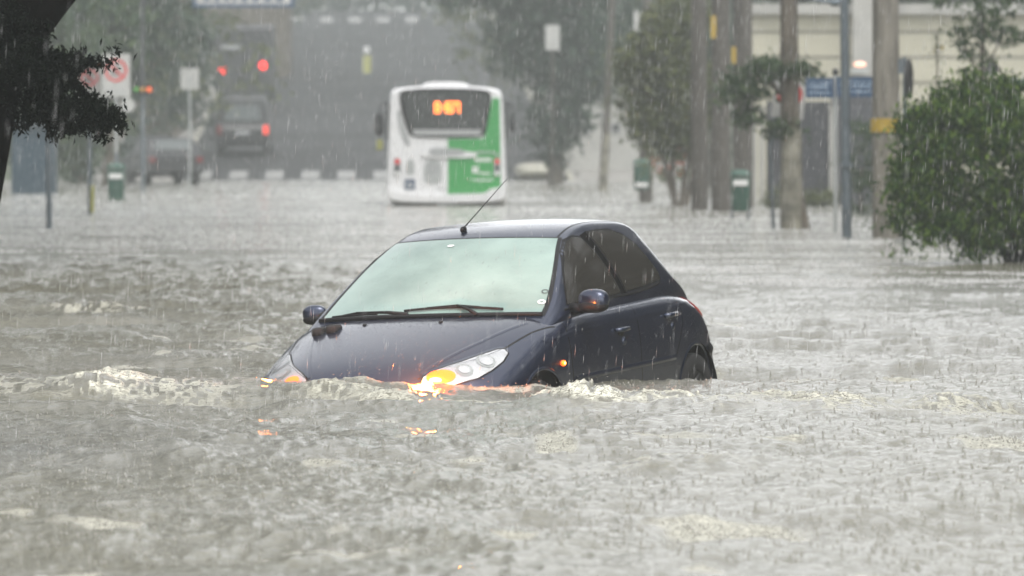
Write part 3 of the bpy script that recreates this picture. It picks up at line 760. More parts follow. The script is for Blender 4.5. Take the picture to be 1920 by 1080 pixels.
# door handles
for sg in (1, -1):
    for (hx, hz) in ((1.95, .79), (2.77, .83)):
        h, nn_, _, _ = BVL.ray_cast(Vector((hx, 3, hz)), Vector((0, -1, 0)))
        b = MB().ell((0, 0, 0), (.055, .006, .032), 20, 8); V0 = np.array(b.v) + np.array((hx, h.y + .000, hz)); V0[:, 1] *= sg
        dh = cmesh('door_handle', V0, b.f, M['black'])
        b = MB().tube([(hx - .085, h.y + .004, hz + .012), (hx - .05, h.y + .03, hz + .014), (hx + .05, h.y + .03, hz + .016), (hx + .085, h.y + .004, hz + .014)], [.012, .014, .014, .012], 10)
        V0 = np.array(b.v); V0[:, 1] *= sg; cmesh('handle_grip', V0, b.f, M['car'], dh)
        b = MB().ell((0, 0, 0), (.026, .016, .026), 14, 8); V0 = np.array(b.v) + np.array((hx + .03, h.y + .004, hz - .055)); V0[:, 1] *= sg
        cmesh('door_lock', V0, b.f, M['car'], dh)
# bonnet vents (on its right), washer jets, wipers, aerial
for (vx, vy) in ((.80, -.565), (.80, -.475)):
    P_ = [(vx + .062 * np.sign(math.cos(t)) * abs(math.cos(t)) ** .6, vy + .034 * np.sign(math.sin(t)) * abs(math.sin(t)) ** .6, 1) for t in np.linspace(0, 2 * math.pi, 24, endpoint=False)]
    h, nn_, _, _ = BVL.ray_cast(Vector((vx, vy, 3)), Vector((0, 0, -1)))
    b = MB().ell(tuple(h + Vector((0, 0, .004))), (.060, .036, .030), 20, 10, .55); cmesh('bonnet_vent', b.v, b.f, M['rubber'])
for vy in (-.30, .17):
    h, nn_, _, _ = BVL.ray_cast(Vector((.84, vy, 3)), Vector((0, 0, -1)))
    b = MB().ell(tuple(h), (.018, .013, .010), 12, 8); cmesh('washer_jet', b.v, b.f, M['black'])
def onglass(x, y, off):
    h, nn_, _, _ = BVG.ray_cast(Vector((x, y, 3)), Vector((0, 0, -1)))
    if nn_.z < 0: nn_ = -nn_
    return h + nn_ * off
cowl = [(.99, y) for y in np.linspace(-.62, .62, 30)]
b = MB(); pts = []
for y in np.linspace(-.69, .69, 34): pts.append(onglass(.985 + .11 * (y / .69) ** 2, y, .006))
b.tube(pts, .014, 8); cmesh('cowl_panel', b.v, b.f, M['black'])
def wiper(pa, pb, piv):
    b = MB(); n = 14; P_ = [onglass(pa[0] + (pb[0] - pa[0]) * t, pa[1] + (pb[1] - pa[1]) * t, .016) for t in np.linspace(0, 1, n)]
    b.tube(P_, .008, 6); w_ = cmesh('wiper', b.v, b.f, M['black'])
    mid = P_[n // 2] + Vector((0, 0, .012)); pv = onglass(*piv, .012)
    b = MB().tube([pv, pv.lerp(mid, .4) + Vector((0, 0, .008)), mid], [.014, .010, .007], 6)
    b.tube([P_[3] + Vector((0, 0, .004)), mid, P_[-4] + Vector((0, 0, .004))], .005, 5)
    cmesh('wiper_arm', b.v, b.f, M['black'], w_)
wiper((1.03, -.13), (1.075, .46), (1.0, .33))
wiper((1.08, -.60), (1.03, -.30), (1.0, -.10))
b = MB().ell(tuple(onglass(1.85, -.09, .012)), (.035, .016, .022), 14, 8); an = cmesh('aerial_base', b.v, b.f, M['black'])
p0 = onglass(1.85, -.09, .02); b = MB().tube([p0, p0 + Vector((.36, .14, .27))], [.0035, .002], 6)
o = cmesh('aerial', b.v, b.f, M['black'])
o.parent = car
# roof ribs, rain gutters, inside mirror shown as a pale spot, windscreen stickers
for sg in (1, -1):
    seam('roof_channel', [(1.80, .50 * sg, 1.4), (2.1, .485 * sg, 1.4), (2.6, .48 * sg, 1.4), (3.0, .475 * sg, 1.4), (3.2, .47 * sg, 1.4)], (0, 0, -1), .012, .001, M['black'], bvh=BVG)
def glass_sticker(u_, v_, r1, r2, m, nm, sq=1.0):
    c = surf(GN, [u_], [v_])[0, 0]; P_ = []
    us = []; 
    A = surf(GN, [u_], [v_])[0, 0]; U = surf(GN, [u_ + .002], [v_])[0, 0] - A; Vv = surf(GN, [u_], [v_ + .002])[0, 0] - A
    U /= np.linalg.norm(U); Vv -= U * (U @ Vv); Vv /= np.linalg.norm(Vv); n_ = np.cross(U, Vv); n_ *= np.sign(n_[2])
    n = 24; Vs = []; Fs = []
    for k in range(n):
        t = 2 * math.pi * k / n
        for r_ in (r1, r2): Vs.append(A + (U * math.cos(t) * r_ * sq + Vv * math.sin(t) * r_) + n_ * .008)
    Fs = [(k * 2, k * 2 + 1, ((k + 1) % n) * 2 + 1, ((k + 1) % n) * 2) for k in range(n)]
    cmesh(nm, np.array(Vs), Fs, m, ws)
glass_sticker(uof(1.35), vof(2.95), .011, .024, M['signW'], 'sticker')
glass_sticker(uof(1.75), vof(2.98), .014, .021, M['paleglass'], 'sticker')
glass_sticker(uof(3.55), vof(-.35), .001, .022, M['signW'], 'sticker', .6)
# tail lamps, rear bumper strip, number plate
TL = [(3.32, .74, .935), (3.42, .74, .945), (3.56, .7, .92), (3.70, .68, .85), (3.78, .65, .77), (3.68, .7, .765), (3.56, .73, .78), (3.43, .76, .845)]
for sgn in (False, True):
    V_, Fs_ = drape(TL, (-.35, -.94, 0), .008, bvh=BVL, mirror=sgn, step=.02, smoothpoly=1); cmesh('tail_light', V_, Fs_, M['redlens'])
seam('bumper_strip', [(3.50, .8, .60), (3.60, .8, .60), (3.72, .8, .60), (3.80, .7, .60), (3.86, .55, .60), (3.88, .3, .60), (3.88, 0, .60)], (-.7, -.7, 0), .06, .012, M['black'], both=True, bvh=BVL)
seam('bumper_gap', [(3.45, .8, .70), (3.6, .8, .70), (3.75, .7, .70), (3.83, .5, .70)], (-.6, -.8, 0), .008, .001, M['black'], both=True, bvh=BVL)
# front grille, bumper intake and plate, mostly under the water
patch('grille', [(0, -.26, .60), (0, .26, .60), (0, .22, .535), (0, -.22, .535)], (1, 0, 0), .003, M['black'], bvh=BVL)
patch('bumper_intake', [(0, -.42, .40), (0, .42, .40), (0, .36, .29), (0, -.36, .29)], (1, 0, 0), .003, M['black'], bvh=BVL)
patch('number_plate', [(0, -.2, .50), (0, .2, .50), (0, .2, .43), (0, -.2, .43)], (1, 0, 0), .008, M['greypaint'], bvh=BVL)

# beads of rain standing on the bonnet, roof and screen
def beads(n, bvh, xr, yr, name):
    rg = np.random.default_rng(9); V = []; Fs = []
    D = [(1, 0, 0), (.31, .95, 0), (-.81, .59, 0), (-.81, -.59, 0), (.31, -.95, 0)]
    for k in range(n):
        x = rg.uniform(*xr); y = rg.uniform(*yr)
        h, nn_, _, _ = bvh.ray_cast(Vector((x, y, 3)), Vector((0, 0, -1)))
        if h is None: continue
        if nn_.z < 0: nn_ = -nn_
        r = rg.uniform(.0015, .0038); a = nn_.cross(Vector((0, 1, 0))).normalized(); b_ = nn_.cross(a); i0 = len(V)
        st = 1 + (rg.random() < .12) * rg.uniform(1, 5)
        for d in D: V.append(tuple(h + a * d[0] * r * st + b_ * d[1] * r + nn_ * .0046 * (name == 'screen')))
        V.append(tuple(h + nn_ * (r * .7 + .0046 * (name == 'screen'))))
        Fs += [(i0 + j, i0 + (j + 1) % 5, i0 + 5) for j in range(5)]
    return np.array(V), Fs
V_, F_ = beads(1500, BVH, (.1, 3.0), (-.5, .5), 'screen')
o = cmesh('rain_beads', V_, F_, M['bead']); o['kind'] = 'stuff'

# ---------------------------------------------------------------- vegetation
def leaves(name, blobs, n, size, m, parent, droop=.3, aspect=.45, shell=.35, seed=1, gaps=0.0, clump=0, cr=.25):
    """blobs: (cx,cy,cz,rx,ry,rz,weight); many small leaf faces gathered in clumps through each volume"""
    rg = np.random.default_rng(seed); w = np.array([b[6] for b in blobs], float); w /= w.sum()
    B = np.array([b[:6] for b in blobs])
    nc = clump or max(40, n // 60)
    ci = rg.choice(len(blobs), nc, p=w); d = rg.normal(size=(nc, 3)); d /= np.linalg.norm(d, axis=1, keepdims=True)
    rr = (shell + (1 - shell) * rg.random(nc)) ** (1 / 2.2)
    rr *= 1 + .30 * rg.random(nc) ** 5
    cc = B[ci, :3] + d * rr[:, None] * B[ci, 3:6]
    k = rg.integers(0, nc, n); cs = cr * (.5 + rg.random(nc))
    dd = rg.normal(size=(n, 3)) * .5
    P = cc[k] + dd * cs[k][:, None] * np.array([1, 1, .75])
    # leaf axes
    ax = rg.normal(size=(n, 3)); ax[:, 2] -= droop * 2; ax /= np.linalg.norm(ax, axis=1, keepdims=True)
    nm = rg.normal(size=(n, 3)); nm[:, 2] += .8; sdv = np.cross(ax, nm); sdv /= np.linalg.norm(sdv, axis=1, keepdims=True) + 1e-9
    s = size * rg.uniform(.6, 1.3, n)[:, None]
    up = np.cross(sdv, ax)
    Q = np.stack([P - ax * s * .5, P + sdv * s * aspect * .5 + up * s * .08, P + ax * s * .5, P - sdv * s * aspect * .5 + up * s * .08], 1).reshape(-1, 3)
    Fc = np.arange(n * 4).reshape(n, 4)
    return mesh_np(name, Q, Fc, m, parent, smooth=False)
def tree(label, base, trunk, limbs, blobs, n, size, lm, bm_, group=None, seed=1, cat='tree', name='tree', cr=.25, droop=.3, shell=.35, aspect=.45, clump=0, kindlabel=None):
    t = empty(name, base); tag(t, label, cat, group)
    b = MB(); b.tube(trunk[0], trunk[1], 12); b.build('trunk', bm_, t, smooth=True)
    if limbs:
        for pts, rad in limbs:
            b = MB(); b.tube(pts, rad, 8); b.build('limb', bm_, t, smooth=True)
    if n: leaves('crown', blobs, n, size, lm, t, seed=seed, cr=cr, droop=droop, shell=shell, aspect=aspect, clump=clump)
    return t
def curve(p0, p1, bend, n=6, seed=0):
    rg = random.Random(seed); p0, p1 = Vector(p0), Vector(p1); o = []
    for i in range(n):
        t = i / (n - 1); p = p0.lerp(p1, t); s = math.sin(math.pi * t)
        o.append(p + Vector(bend) * s + Vector((rg.uniform(-1, 1), rg.uniform(-1, 1), 0)) * .04 * s)
    return o
GW = -.55
# near dark tree at the left edge: trunk leans out of frame, one branch hangs in
Yt = 31
bx_ = wx(-75, Yt)
p = lambda px, py, dy=0: Vector((wx(px, Yt) - bx_, dy, CH - (py - HZ) / F * Yt))
tr = empty('near_tree', (bx_, Yt, 0)); tag(tr, 'wet backlit tree coloured almost black leaning in at the left edge with drooping leafy branch', 'tree')
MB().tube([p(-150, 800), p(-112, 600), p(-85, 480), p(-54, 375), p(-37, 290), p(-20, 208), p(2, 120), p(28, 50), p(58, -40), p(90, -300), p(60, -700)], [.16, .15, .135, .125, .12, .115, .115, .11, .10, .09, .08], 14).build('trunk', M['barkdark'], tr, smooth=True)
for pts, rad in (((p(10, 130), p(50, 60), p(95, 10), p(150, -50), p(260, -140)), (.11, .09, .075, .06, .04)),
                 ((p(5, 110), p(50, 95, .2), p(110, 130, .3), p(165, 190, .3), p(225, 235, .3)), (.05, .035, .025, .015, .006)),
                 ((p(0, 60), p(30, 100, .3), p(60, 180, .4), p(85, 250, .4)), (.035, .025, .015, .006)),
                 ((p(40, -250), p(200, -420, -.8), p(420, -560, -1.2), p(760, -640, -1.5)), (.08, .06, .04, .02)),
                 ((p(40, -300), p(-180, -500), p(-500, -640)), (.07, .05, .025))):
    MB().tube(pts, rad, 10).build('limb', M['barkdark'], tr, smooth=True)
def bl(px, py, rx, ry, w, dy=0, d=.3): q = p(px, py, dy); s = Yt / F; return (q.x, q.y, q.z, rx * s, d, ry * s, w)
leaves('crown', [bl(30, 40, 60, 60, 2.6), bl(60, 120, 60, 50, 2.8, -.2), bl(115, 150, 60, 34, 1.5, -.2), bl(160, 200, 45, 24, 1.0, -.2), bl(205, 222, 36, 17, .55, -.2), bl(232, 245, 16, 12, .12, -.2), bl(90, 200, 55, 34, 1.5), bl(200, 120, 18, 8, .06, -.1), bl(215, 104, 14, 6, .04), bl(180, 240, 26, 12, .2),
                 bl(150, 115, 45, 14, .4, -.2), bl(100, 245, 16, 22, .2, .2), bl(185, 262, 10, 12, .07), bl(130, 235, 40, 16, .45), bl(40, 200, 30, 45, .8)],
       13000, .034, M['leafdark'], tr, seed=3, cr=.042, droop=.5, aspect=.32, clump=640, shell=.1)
leaves('upper_crown', [bl(-200, -640, 620, 260, 3, 0, 2.6), bl(480, -640, 560, 180, 2, -1, 2.4), bl(-400, -260, 260, 300, 1.4, 1, 1.5)], 9000, .09, M['leafdark'], tr, seed=5, cr=.25, clump=400)

# taller tree further along the left bank; its crown overhangs the water above the picture
To = Vector((-11.5, 78, 0)); tt_ = empty('overhanging_tree', To); tag(tt_, 'grey green tree whose crown fills the top left corner behind the near dark tree', 'tree')
MB().tube([(0, 0, GW), (.2, 0, 2.5), (.8, 0, 6)], [.3, .26, .2], 12).build('trunk', M['bark'], tt_, smooth=True)
MB().tube([(.4, 0, 4), (3, -1, 6), (8, -2, 7.2)], [.16, .12, .05], 10).build('limb', M['bark'], tt_, smooth=True)
MB().tube([(.4, 0, 4), (2.6, 4, 6), (6, 9, 7.2)], [.16, .12, .05], 10).build('limb', M['bark'], tt_, smooth=True)
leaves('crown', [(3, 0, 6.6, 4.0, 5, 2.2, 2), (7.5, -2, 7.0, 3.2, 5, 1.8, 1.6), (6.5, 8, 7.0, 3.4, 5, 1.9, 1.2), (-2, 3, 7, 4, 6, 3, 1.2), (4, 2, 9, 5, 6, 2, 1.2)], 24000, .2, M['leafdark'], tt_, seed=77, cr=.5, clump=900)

for k_, (ox, oy, sc_) in enumerate(((-14, 98, 1.2), (-14, 116, 1.2), (-14.5, 136, 1.2))):  # copies added out of view to darken the reflection in the left water
    t2 = tt_.copy(); C.objects.link(t2); t2.location = (ox, oy, 0); t2.scale = (sc_,) * 3
    for ch in tt_.children:
        c2 = ch.copy(); C.objects.link(c2); c2.parent = t2
    tag(t2, 'tall grey green tree added out of view on the left bank to darken the mirrored water', group='tall trees added along the left bank')

# big round bush on the right
Yb = 80; s_ = Yb / F; bc = wp(1830, 480, Yb)
def bb(px, py, rx, ry, w, dy=0, d=None): q = wp(px, py, Yb) - Vector((bc.x, Yb, 0)); return (q.x, q.y + dy, q.z, rx * s_, d or rx * s_ * .9, ry * s_, w)
bush = empty('bush_tree', (bc.x, Yb, 0)); tag(bush, 'big round leafy green shrub hanging over the water at the right edge', 'shrub')
for (a, b_) in (((1905, 505), (1880, 330)), ((1915, 505), (1960, 300)), ((1898, 500), (1820, 380))):
    q0 = wp(*a, Yb) - Vector((bc.x, Yb, 0)); q1 = wp(*b_, Yb) - Vector((bc.x, Yb, 0)); q00 = q0.copy(); q00.z = -.6
    MB().tube([q00, q0, q0.lerp(q1, .5) + Vector((.03, .05, 0)), q1], [.07, .06, .045, .02], 8).build('trunk', M['barkdark'], bush, smooth=True)
leaves('crown', [bb(1850, 290, 150, 125, 6), bb(1740, 320, 62, 90, 2.2, -.2), bb(1720, 390, 45, 50, 1.1, -.3), bb(1960, 300, 120, 150, 3.5), bb(1820, 205, 95, 45, 1.8), bb(1760, 215, 45, 40, .8), bb(1800, 420, 75, 38, 1.3, -.3),
                 bb(1880, 400, 90, 50, 1.5), bb(1727, 455, 20, 26, .14, -.3), bb(1810, 458, 20, 30, .2, -.3), bb(1850, 440, 25, 22, .16, -.3), bb(2050, 340, 90, 130, 2), bb(1905, 440, 20, 30, .15), bb(1700, 250, 26, 20, .25, -.2), bb(1790, 168, 34, 16, .25), bb(1870, 165, 40, 18, .35), bb(1688, 345, 18, 34, .18, -.2), bb(1765, 452, 16, 34, .12, -.3), bb(1700, 300, 30, 16, .2, -.3), bb(1712, 205, 22, 22, .15, -.2), bb(1835, 150, 30, 14, .15), bb(1900, 158, 26, 16, .2), bb(1690, 420, 14, 30, .12, -.3), bb(1785, 470, 12, 26, .08, -.4), bb(1838, 474, 12, 26, .07, -.3)],
       27000, .085, M['leaf'], bush, seed=8, cr=.19, droop=.9, aspect=.38, clump=520, shell=.2)

# street trees and poles on the right bank
def trunk_to(px, pyb, Y, ptop, pytop, r0, r1, n=5, seed=0):
    q0 = wp(px, pyb, Y); q1 = wp(ptop, pytop, Y); o = Vector((q0.x, Y, 0)); a = q0 - o; c = q1 - o
    a.z = GW; P_ = [a.lerp(c, t) for t in np.linspace(0, 1, n)]
    return o, P_, list(np.linspace(r0, r1, n))
# centre right tree mass behind the bus
o, P_, r_ = trunk_to(1040, 345, 226, 1050, -60, .26, .18)
s_ = 226 / F
def bt(px, py, rx, ry, w, Y, o, d=None, dy=0): q = wp(px, py, Y) - o; s = Y / F; return (q.x, q.y + dy, q.z, rx * s, d or max(rx, ry) * s * .8, ry * s, w)
tree('dense blue green tree with hanging crown just behind and right of the bus', o, (P_, r_), [([P_[3], P_[3] + Vector((-1, 0, 1.5))], [.12, .06]), ([P_[3], P_[3] + Vector((1.2, 0, 1.3))], [.12, .06])],
     [bt(1020, 80, 75, 90, 3, 226, o), bt(1045, 190, 50, 85, 2, 226, o), bt(975, 50, 50, 60, 1.2, 226, o), bt(1090, 110, 50, 75, 1.8, 226, o), bt(900, -25, 130, 34, 1.2, 226, o), bt(1010, -60, 180, 70, 3, 226, o), bt(1030, 270, 26, 32, .4, 226, o), bt(1090, 60, 50, 120, 2, 226, o)],
     12000, .30, M['leafcool'], M['bark'], seed=21, cr=.55, clump=520)
# middle tree 1160-1330
o, P_, r_ = trunk_to(1268, 392, 150, 1252, 150, .07, .05)
q = lambda px, py, Y=150: wp(px, py, Y) - o
tree('multi stemmed olive green street tree between the two green litter bins', o, (P_, r_),
     [([q(1276, 395) * 1, q(1285, 330), q(1300, 250)], [.07, .06, .04]), ([q(1284, 395), q(1300, 320), q(1318, 240)], [.06, .05, .03]), ([q(1262, 370), q(1245, 300), q(1225, 230)], [.06, .045, .03])],
     [bt(1240, 110, 75, 60, 3, 150, o), bt(1220, 200, 50, 65, 2, 150, o), bt(1290, 180, 50, 90, 2.4, 150, o), bt(1195, 120, 35, 40, 1, 150, o), bt(1270, 30, 60, 40, 1, 150, o), bt(1275, 265, 45, 30, .8, 150, o)],
     11000, .15, M['leafolive'], M['bark'], seed=31, cr=.30, clump=520)
sh = empty('flowering_shrub', (wx(1262, 158), 158, 0)); tag(sh, 'low shrub with orange red blossoms among the stems of the multi stemmed tree', 'shrub')
o2 = Vector((wx(1262, 158), 158, 0))
MB().tube([(0, 0, GW), (0, 0, .4), (.05, 0, .9)], [.04, .03, .02], 6).build('stem', M['bark'], sh)
MB().tube([(0.1, 0, GW), (.2, 0, .5), (.35, 0, 1.0)], [.03, .025, .02], 6).build('stem', M['bark'], sh)
leaves('foliage', [bt(1255, 310, 45, 30, 1, 158, o2, .4)], 700, .10, M['leafolive'], sh, seed=4, cr=.2)
leaves('blossom', [bt(1255, 300, 40, 26, 1, 158, o2, .4)], 260, .10, M['petal'], sh, seed=6, cr=.12, clump=16)

def pole(label, px, pyb, ptop, pytop, r0, r1, m, name='utility_pole', cat='pole', group=None, extra=None, n=10):
    Y = wy(pyb); o = Vector((wx(px, Y), Y, 0)); t = empty(name, o); tag(t, label, cat, group)
    q1 = wp(ptop, pytop, Y) - o
    P_ = [Vector((0, 0, GW)), Vector((0, 0, 0)), q1 * .5, q1]
    MB().tube(P_, [r0, r0, (r0 + r1) / 2, r1], 18).build('shaft', m, t, smooth=True)
    return t, o, Y
def band(t, o, Y, px, py0, py1, r, m, name='band', plate=False, w=None):
    z0 = CH - (py1 - HZ) / F * Y; z1 = CH - (py0 - HZ) / F * Y; x = wx(px, Y) - o.x
    b = MB()
    if plate: b.box(x - w / 2, x + w / 2, -r - .02, -r - .005, z0, z1)
    else:
        n = 20; V = []
        for k in range(n):
            a = 2 * math.pi * k / n
            for z in (z0, z1): V.append((x + r * math.cos(a), r * math.sin(a), z))
        b.add(V, [(k * 2, ((k + 1) % n) * 2, ((k + 1) % n) * 2 + 1, k * 2 + 1) for k in range(n)])
    return b.build(name, m, t, smooth=not plate)
t, o, Y = pole('thick concrete pole with a yellow band beside the big round bush', 1663, 448, 1658, -260, .205, .17, M['concrete'])
band(t, o, Y, 1660, 222, 248, .212, M['yellow'])
MB().tube([(.17, -.05, 2.3), (.17, -.05, 2.5)], .05, 10).build('bracket', M['steel'], t)
t, o, Y = pole('grey street lamp pole with an arm at its top and blue street plates', 1588, 446, 1582, -40, .07, .058, M['steel'], 'street_lamp', 'street lamp')
za = CH - (10 - HZ) / F * Y
MB().tube([(-.02, 0, za), (-.12, 0, za + .06), (-.30, 0, za + .05), (-.55, 0, za + .10), (-.9, 0, za + .2)], [.04, .035, .03, .03, .03], 8).build('arm', M['steel'], t, smooth=True)
lampz = za + .08
MB().ell((-.16, 0, za + .03), (.10, .06, .05), 12, 8).build('lamp_head', M['steel'], t, smooth=True)
MB().box(-.09, .09, -.09, .09, 1.0, 1.04).build('clamp', M['steel'], t)
# blue street name plates on their own slim post
Yp = 107
t = empty('street_name_sign', (wx(1566, Yp), Yp, 0)); tag(t, 'slim pale post carrying two blue street name plates beside the grey street lamp', 'street sign')
MB().tube([(0, 0, GW), (0, 0, 2.35)], .028, 10).build('post', M['palesteel'], t, smooth=True)
MB().ell((0, 0, 2.38), (.05, .05, .06), 10, 8).build('cap', M['signK'], t, smooth=True)
for (x0, x1, y0, y1, tx) in ((1510, 1563, 146, 184, -1), (1568, 1641, 144, 182, 1)):
    a, b_ = wx(x0, Yp) - t.location.x, wx(x1, Yp) - t.location.x; z1, z0 = CH - (y0 - HZ) / F * Yp, CH - (y1 - HZ) / F * Yp
    pl = MB().box(a, b_, -.05, -.035, z0, z1).build('name_plate', M['signB'], t)
    b = MB()   # rows of small unreadable letters
    for zz, hh in ((z1 - .09, .035), (z1 - .155, .05), (z1 - .235, .04)):
        x = a + .05
        while x < b_ - .07:
            w_ = random.uniform(.015, .03); b.box(x, x + w_, -.0535, -.051, zz, zz + hh * random.uniform(.6, 1)); x += w_ + random.choice((.012, .014, .03))
    b.build('lettering', M['signT'], pl)
# tall dark poles
for k, (px, pb, pt, r0, r1, lb) in enumerate(((1312, 394, 1308, .17, .14, 'tall brown wooden pole without a tag, nearest the multi stemmed tree'),
                          (1352, 396, 1350, .19, .16, 'tall brown wooden pole with a high yellow tag, middle of three'),
                          (1393, 392, 1391, .21, .18, 'tall brown wooden pole right behind the dark green litter bin'))):
    t, o, Y = pole(lb, px, pb, pt, -300, r0, r1, M['wood'], group='wooden poles standing in a row')
    if k == 1: band(t, o, Y, 1337, 30, 72, .16, M['yellow'], 'tag_plate', True, .10)
    if k == 2: band(t, o, Y, 1375, 88, 120, .17, M['yellow'], 'tag_plate', True, .09)
t, o, Y = pole('slender leaning pole with a pale lower half right of the bus', 1130, 358, 1152, -80, .115, .085, M['wood'], 'leaning_pole')
b = MB(); q1 = wp(1152, -80, Y) - o; f_ = (wp(1137, 250, Y) - o)
b.tube([Vector((0, 0, GW)), Vector((0, 0, 0)), f_], [.121, .121, .116], 18).build('pale_base', M['barkpale'], t, smooth=True)
t, o, Y = pole('wide grey pole rising through the hanging crown behind the bus', 1068, 326, 1058, -80, .24, .18, M['concrete'], 'utility_pole')
tt = empty('small_sign', (wx(1036, 215), 215, 0)); tag(tt, 'small pale square sign in the dark crown behind the bus', 'sign')
MB().tube([(0, 0, 0), (0, 0, 4.2)], .035, 8).build('post', M['wood'], tt)
MB().box(-.21, .21, -.06, -.04, CH + 168 / F * 215, CH + 215 / F * 215).build('plate', M['signF'], tt)

# tree with pale trunk and tilted no parking sign
Y = 112; o, P_, r_ = trunk_to(1484, 430, Y, 1478, -60, .17, .13)
q = lambda px, py: wp(px, py, 112) - o
t = tree('street tree with pale lichen covered lower trunk behind the tilted parking sign', o, (P_, r_), [([q(1508, 436), q(1500, 380), q(1490, 300), q(1484, 240)], [.10, .08, .06, .04]), ([q(1480, 190), q(1440, 150), q(1400, 140)], [.05, .035, .02]), ([q(1480, 150), q(1510, 130), q(1530, 125)], [.04, .03, .02])],
     [bt(1385, 175, 48, 40, 1.6, 112, o, .5), bt(1420, 155, 40, 30, .9, 112, o, .5), bt(1500, 132, 42, 12, .8, 112, o, .4), bt(1472, 245, 36, 18, .6, 112, o, .3), bt(1450, 125, 40, 14, .5, 112, o, .4), bt(1405, 220, 35, 16, .5, 112, o, .3)],
     3000, .10, M['leafmid'], M['bark'], seed=41, cr=.17, clump=110, shell=.05, droop=.6)
b = MB(); b.tube([(0, 0, GW), (0, 0, 0), q(1483, 240)], [.178, .175, .165], 16).build('lichen_bark', M['barkpale'], t, smooth=True)
def ring(b, cx, cz, r0, r1, y0, y1, n=28):
    V = []
    for k in range(n):
        a = 2 * math.pi * k / n
        for r in (r0, r1):
            for y in (y0, y1): V.append((cx + r * math.cos(a), y, cz + r * math.sin(a)))
    Fs = []
    for k in range(n):
        j = (k + 1) % n; Fs += [(k * 4, j * 4, j * 4 + 2, k * 4 + 2), (k * 4 + 2, j * 4 + 2, j * 4 + 3, k * 4 + 3), (k * 4 + 1, k * 4 + 3, j * 4 + 3, j * 4 + 1), (k * 4, k * 4 + 1, j * 4 + 1, j * 4)]
    return b.add(V, Fs)
def noparking(t, w, h, z0, x=0, tilt=0, slash=True, low=True):
    pl = MB().box(-w / 2, w / 2, -.012, 0, 0, h).build('plate', M['signF'], t, bevel=.004)
    pl.location = (x, -.05, z0); pl.rotation_euler = (0, tilt, 0)
    cz = h * .62; R_ = w * .40
    b = MB(); ring(b, 0, cz, R_ * .76, R_, -.017, -.013)
    if slash:
        c, s = math.cos(R(45)), math.sin(R(45)); a = R_ * .82; d = R_ * .10
        b.add([(-a * c - d * s, y, cz + a * s - d * c) for y in (-.0185, -.0175)] + [(-a * c + d * s, y, cz + a * s + d * c) for y in (-.0185, -.0175)] +
              [(a * c - d * s, y, cz - a * s - d * c) for y in (-.0185, -.0175)] + [(a * c + d * s, y, cz - a * s + d * c) for y in (-.0185, -.0175)],
              [(0, 2, 6, 4), (1, 5, 7, 3), (0, 1, 3, 2), (4, 6, 7, 5), (2, 3, 7, 6), (0, 4, 5, 1)])
    b.build('red_ring', M['signR'], pl)
    e = R_ * .42; b = MB(); tck = e * .38
    b.box(-e * .7, -e * .7 + tck, -.0165, -.0125, cz - e, cz + e)
    for z in (cz - e, cz - tck / 2, cz + e - tck): b.box(-e * .7 + tck, e * .75, -.0165, -.0125, z, z + tck)
    b.build('letter_e', M['signK'], pl)
    if low:
        b = MB()
        for zz in (h * .08, h * .14):
            xx = -w * .36
            while xx < w * .34:
                q_ = random.uniform(.02, .05) * w; b.box(xx, xx + q_, -.015, -.0125, zz, zz + h * .035); xx += q_ + w * .03
        b.build('lettering', M['greypaint'], pl)
    return pl
t = empty('parking_sign', (wx(1450, 113), 113, 0)); tag(t, 'tilted white no parking sign half covered by leaves on a thin dark post', 'road sign')
MB().tube([(0, 0, GW), (0, 0, 0), (-.03, 0, .9), (-.05, 0, 1.2), (.08, 0, 2.1)], .028, 8).build('post', M['steel'], t, smooth=True)
pl = noparking(t, .50, .60, CH + (262 - 222) / F * 113, x=wx(1474, 113) - wx(1450, 113), tilt=R(8))
# round sign seen edge-on and small round one
t = empty('round_sign', (wx(1704, 98), 98, 0)); tag(t, 'dark round traffic sign seen nearly edge on beside the thick concrete pole', 'road sign')
MB().tube([(-.06, 0, GW), (-.06, 0, 2.5)], .025, 8).build('post', M['steel'], t)
b = MB(); n = 28; V = []
for k in range(n):
    a = 2 * math.pi * k / n
    V.append((-.012, .27 * math.cos(a), 2.2 + .27 * math.sin(a))); V.append((.012, .27 * math.cos(a), 2.2 + .27 * math.sin(a)))
b.add(V, [tuple(range(0, 2 * n, 2)), tuple(range(1, 2 * n, 2))[::-1]] + [(2 * k, 2 * k + 1, (2 * k + 3) % (2 * n), (2 * k + 2) % (2 * n)) for k in range(n)])
o_ = b.build('disc', M['signK'], t); o_.rotation_euler = (0, 0, R(-14))
t = empty('round_marker', (wx(1862, 100), 100, 0)); tag(t, 'small dark round marker on a thin post above the big bush', 'road sign')
MB().tube([(0, .03, GW), (0, .03, 2.3)], .02, 8).build('post', M['steel'], t)
b = MB(); ring(b, 0, 2.36, .001, .085, -.01, .01); b.build('disc', M['signK'], t)
t = empty('blue_plate_sign', (wx(1915, 104), 104, 0)); tag(t, 'dark blue plate on a post cut off by the right edge above the bush', 'road sign')
MB().tube([(.1, .03, GW), (.1, .03, 2.4)], .025, 8).build('post', M['steel'], t)
MB().box(-.17, .45, -.02, 0, CH + 92 / F * 104, CH + 114 / F * 104).build('plate', M['signB'], t)

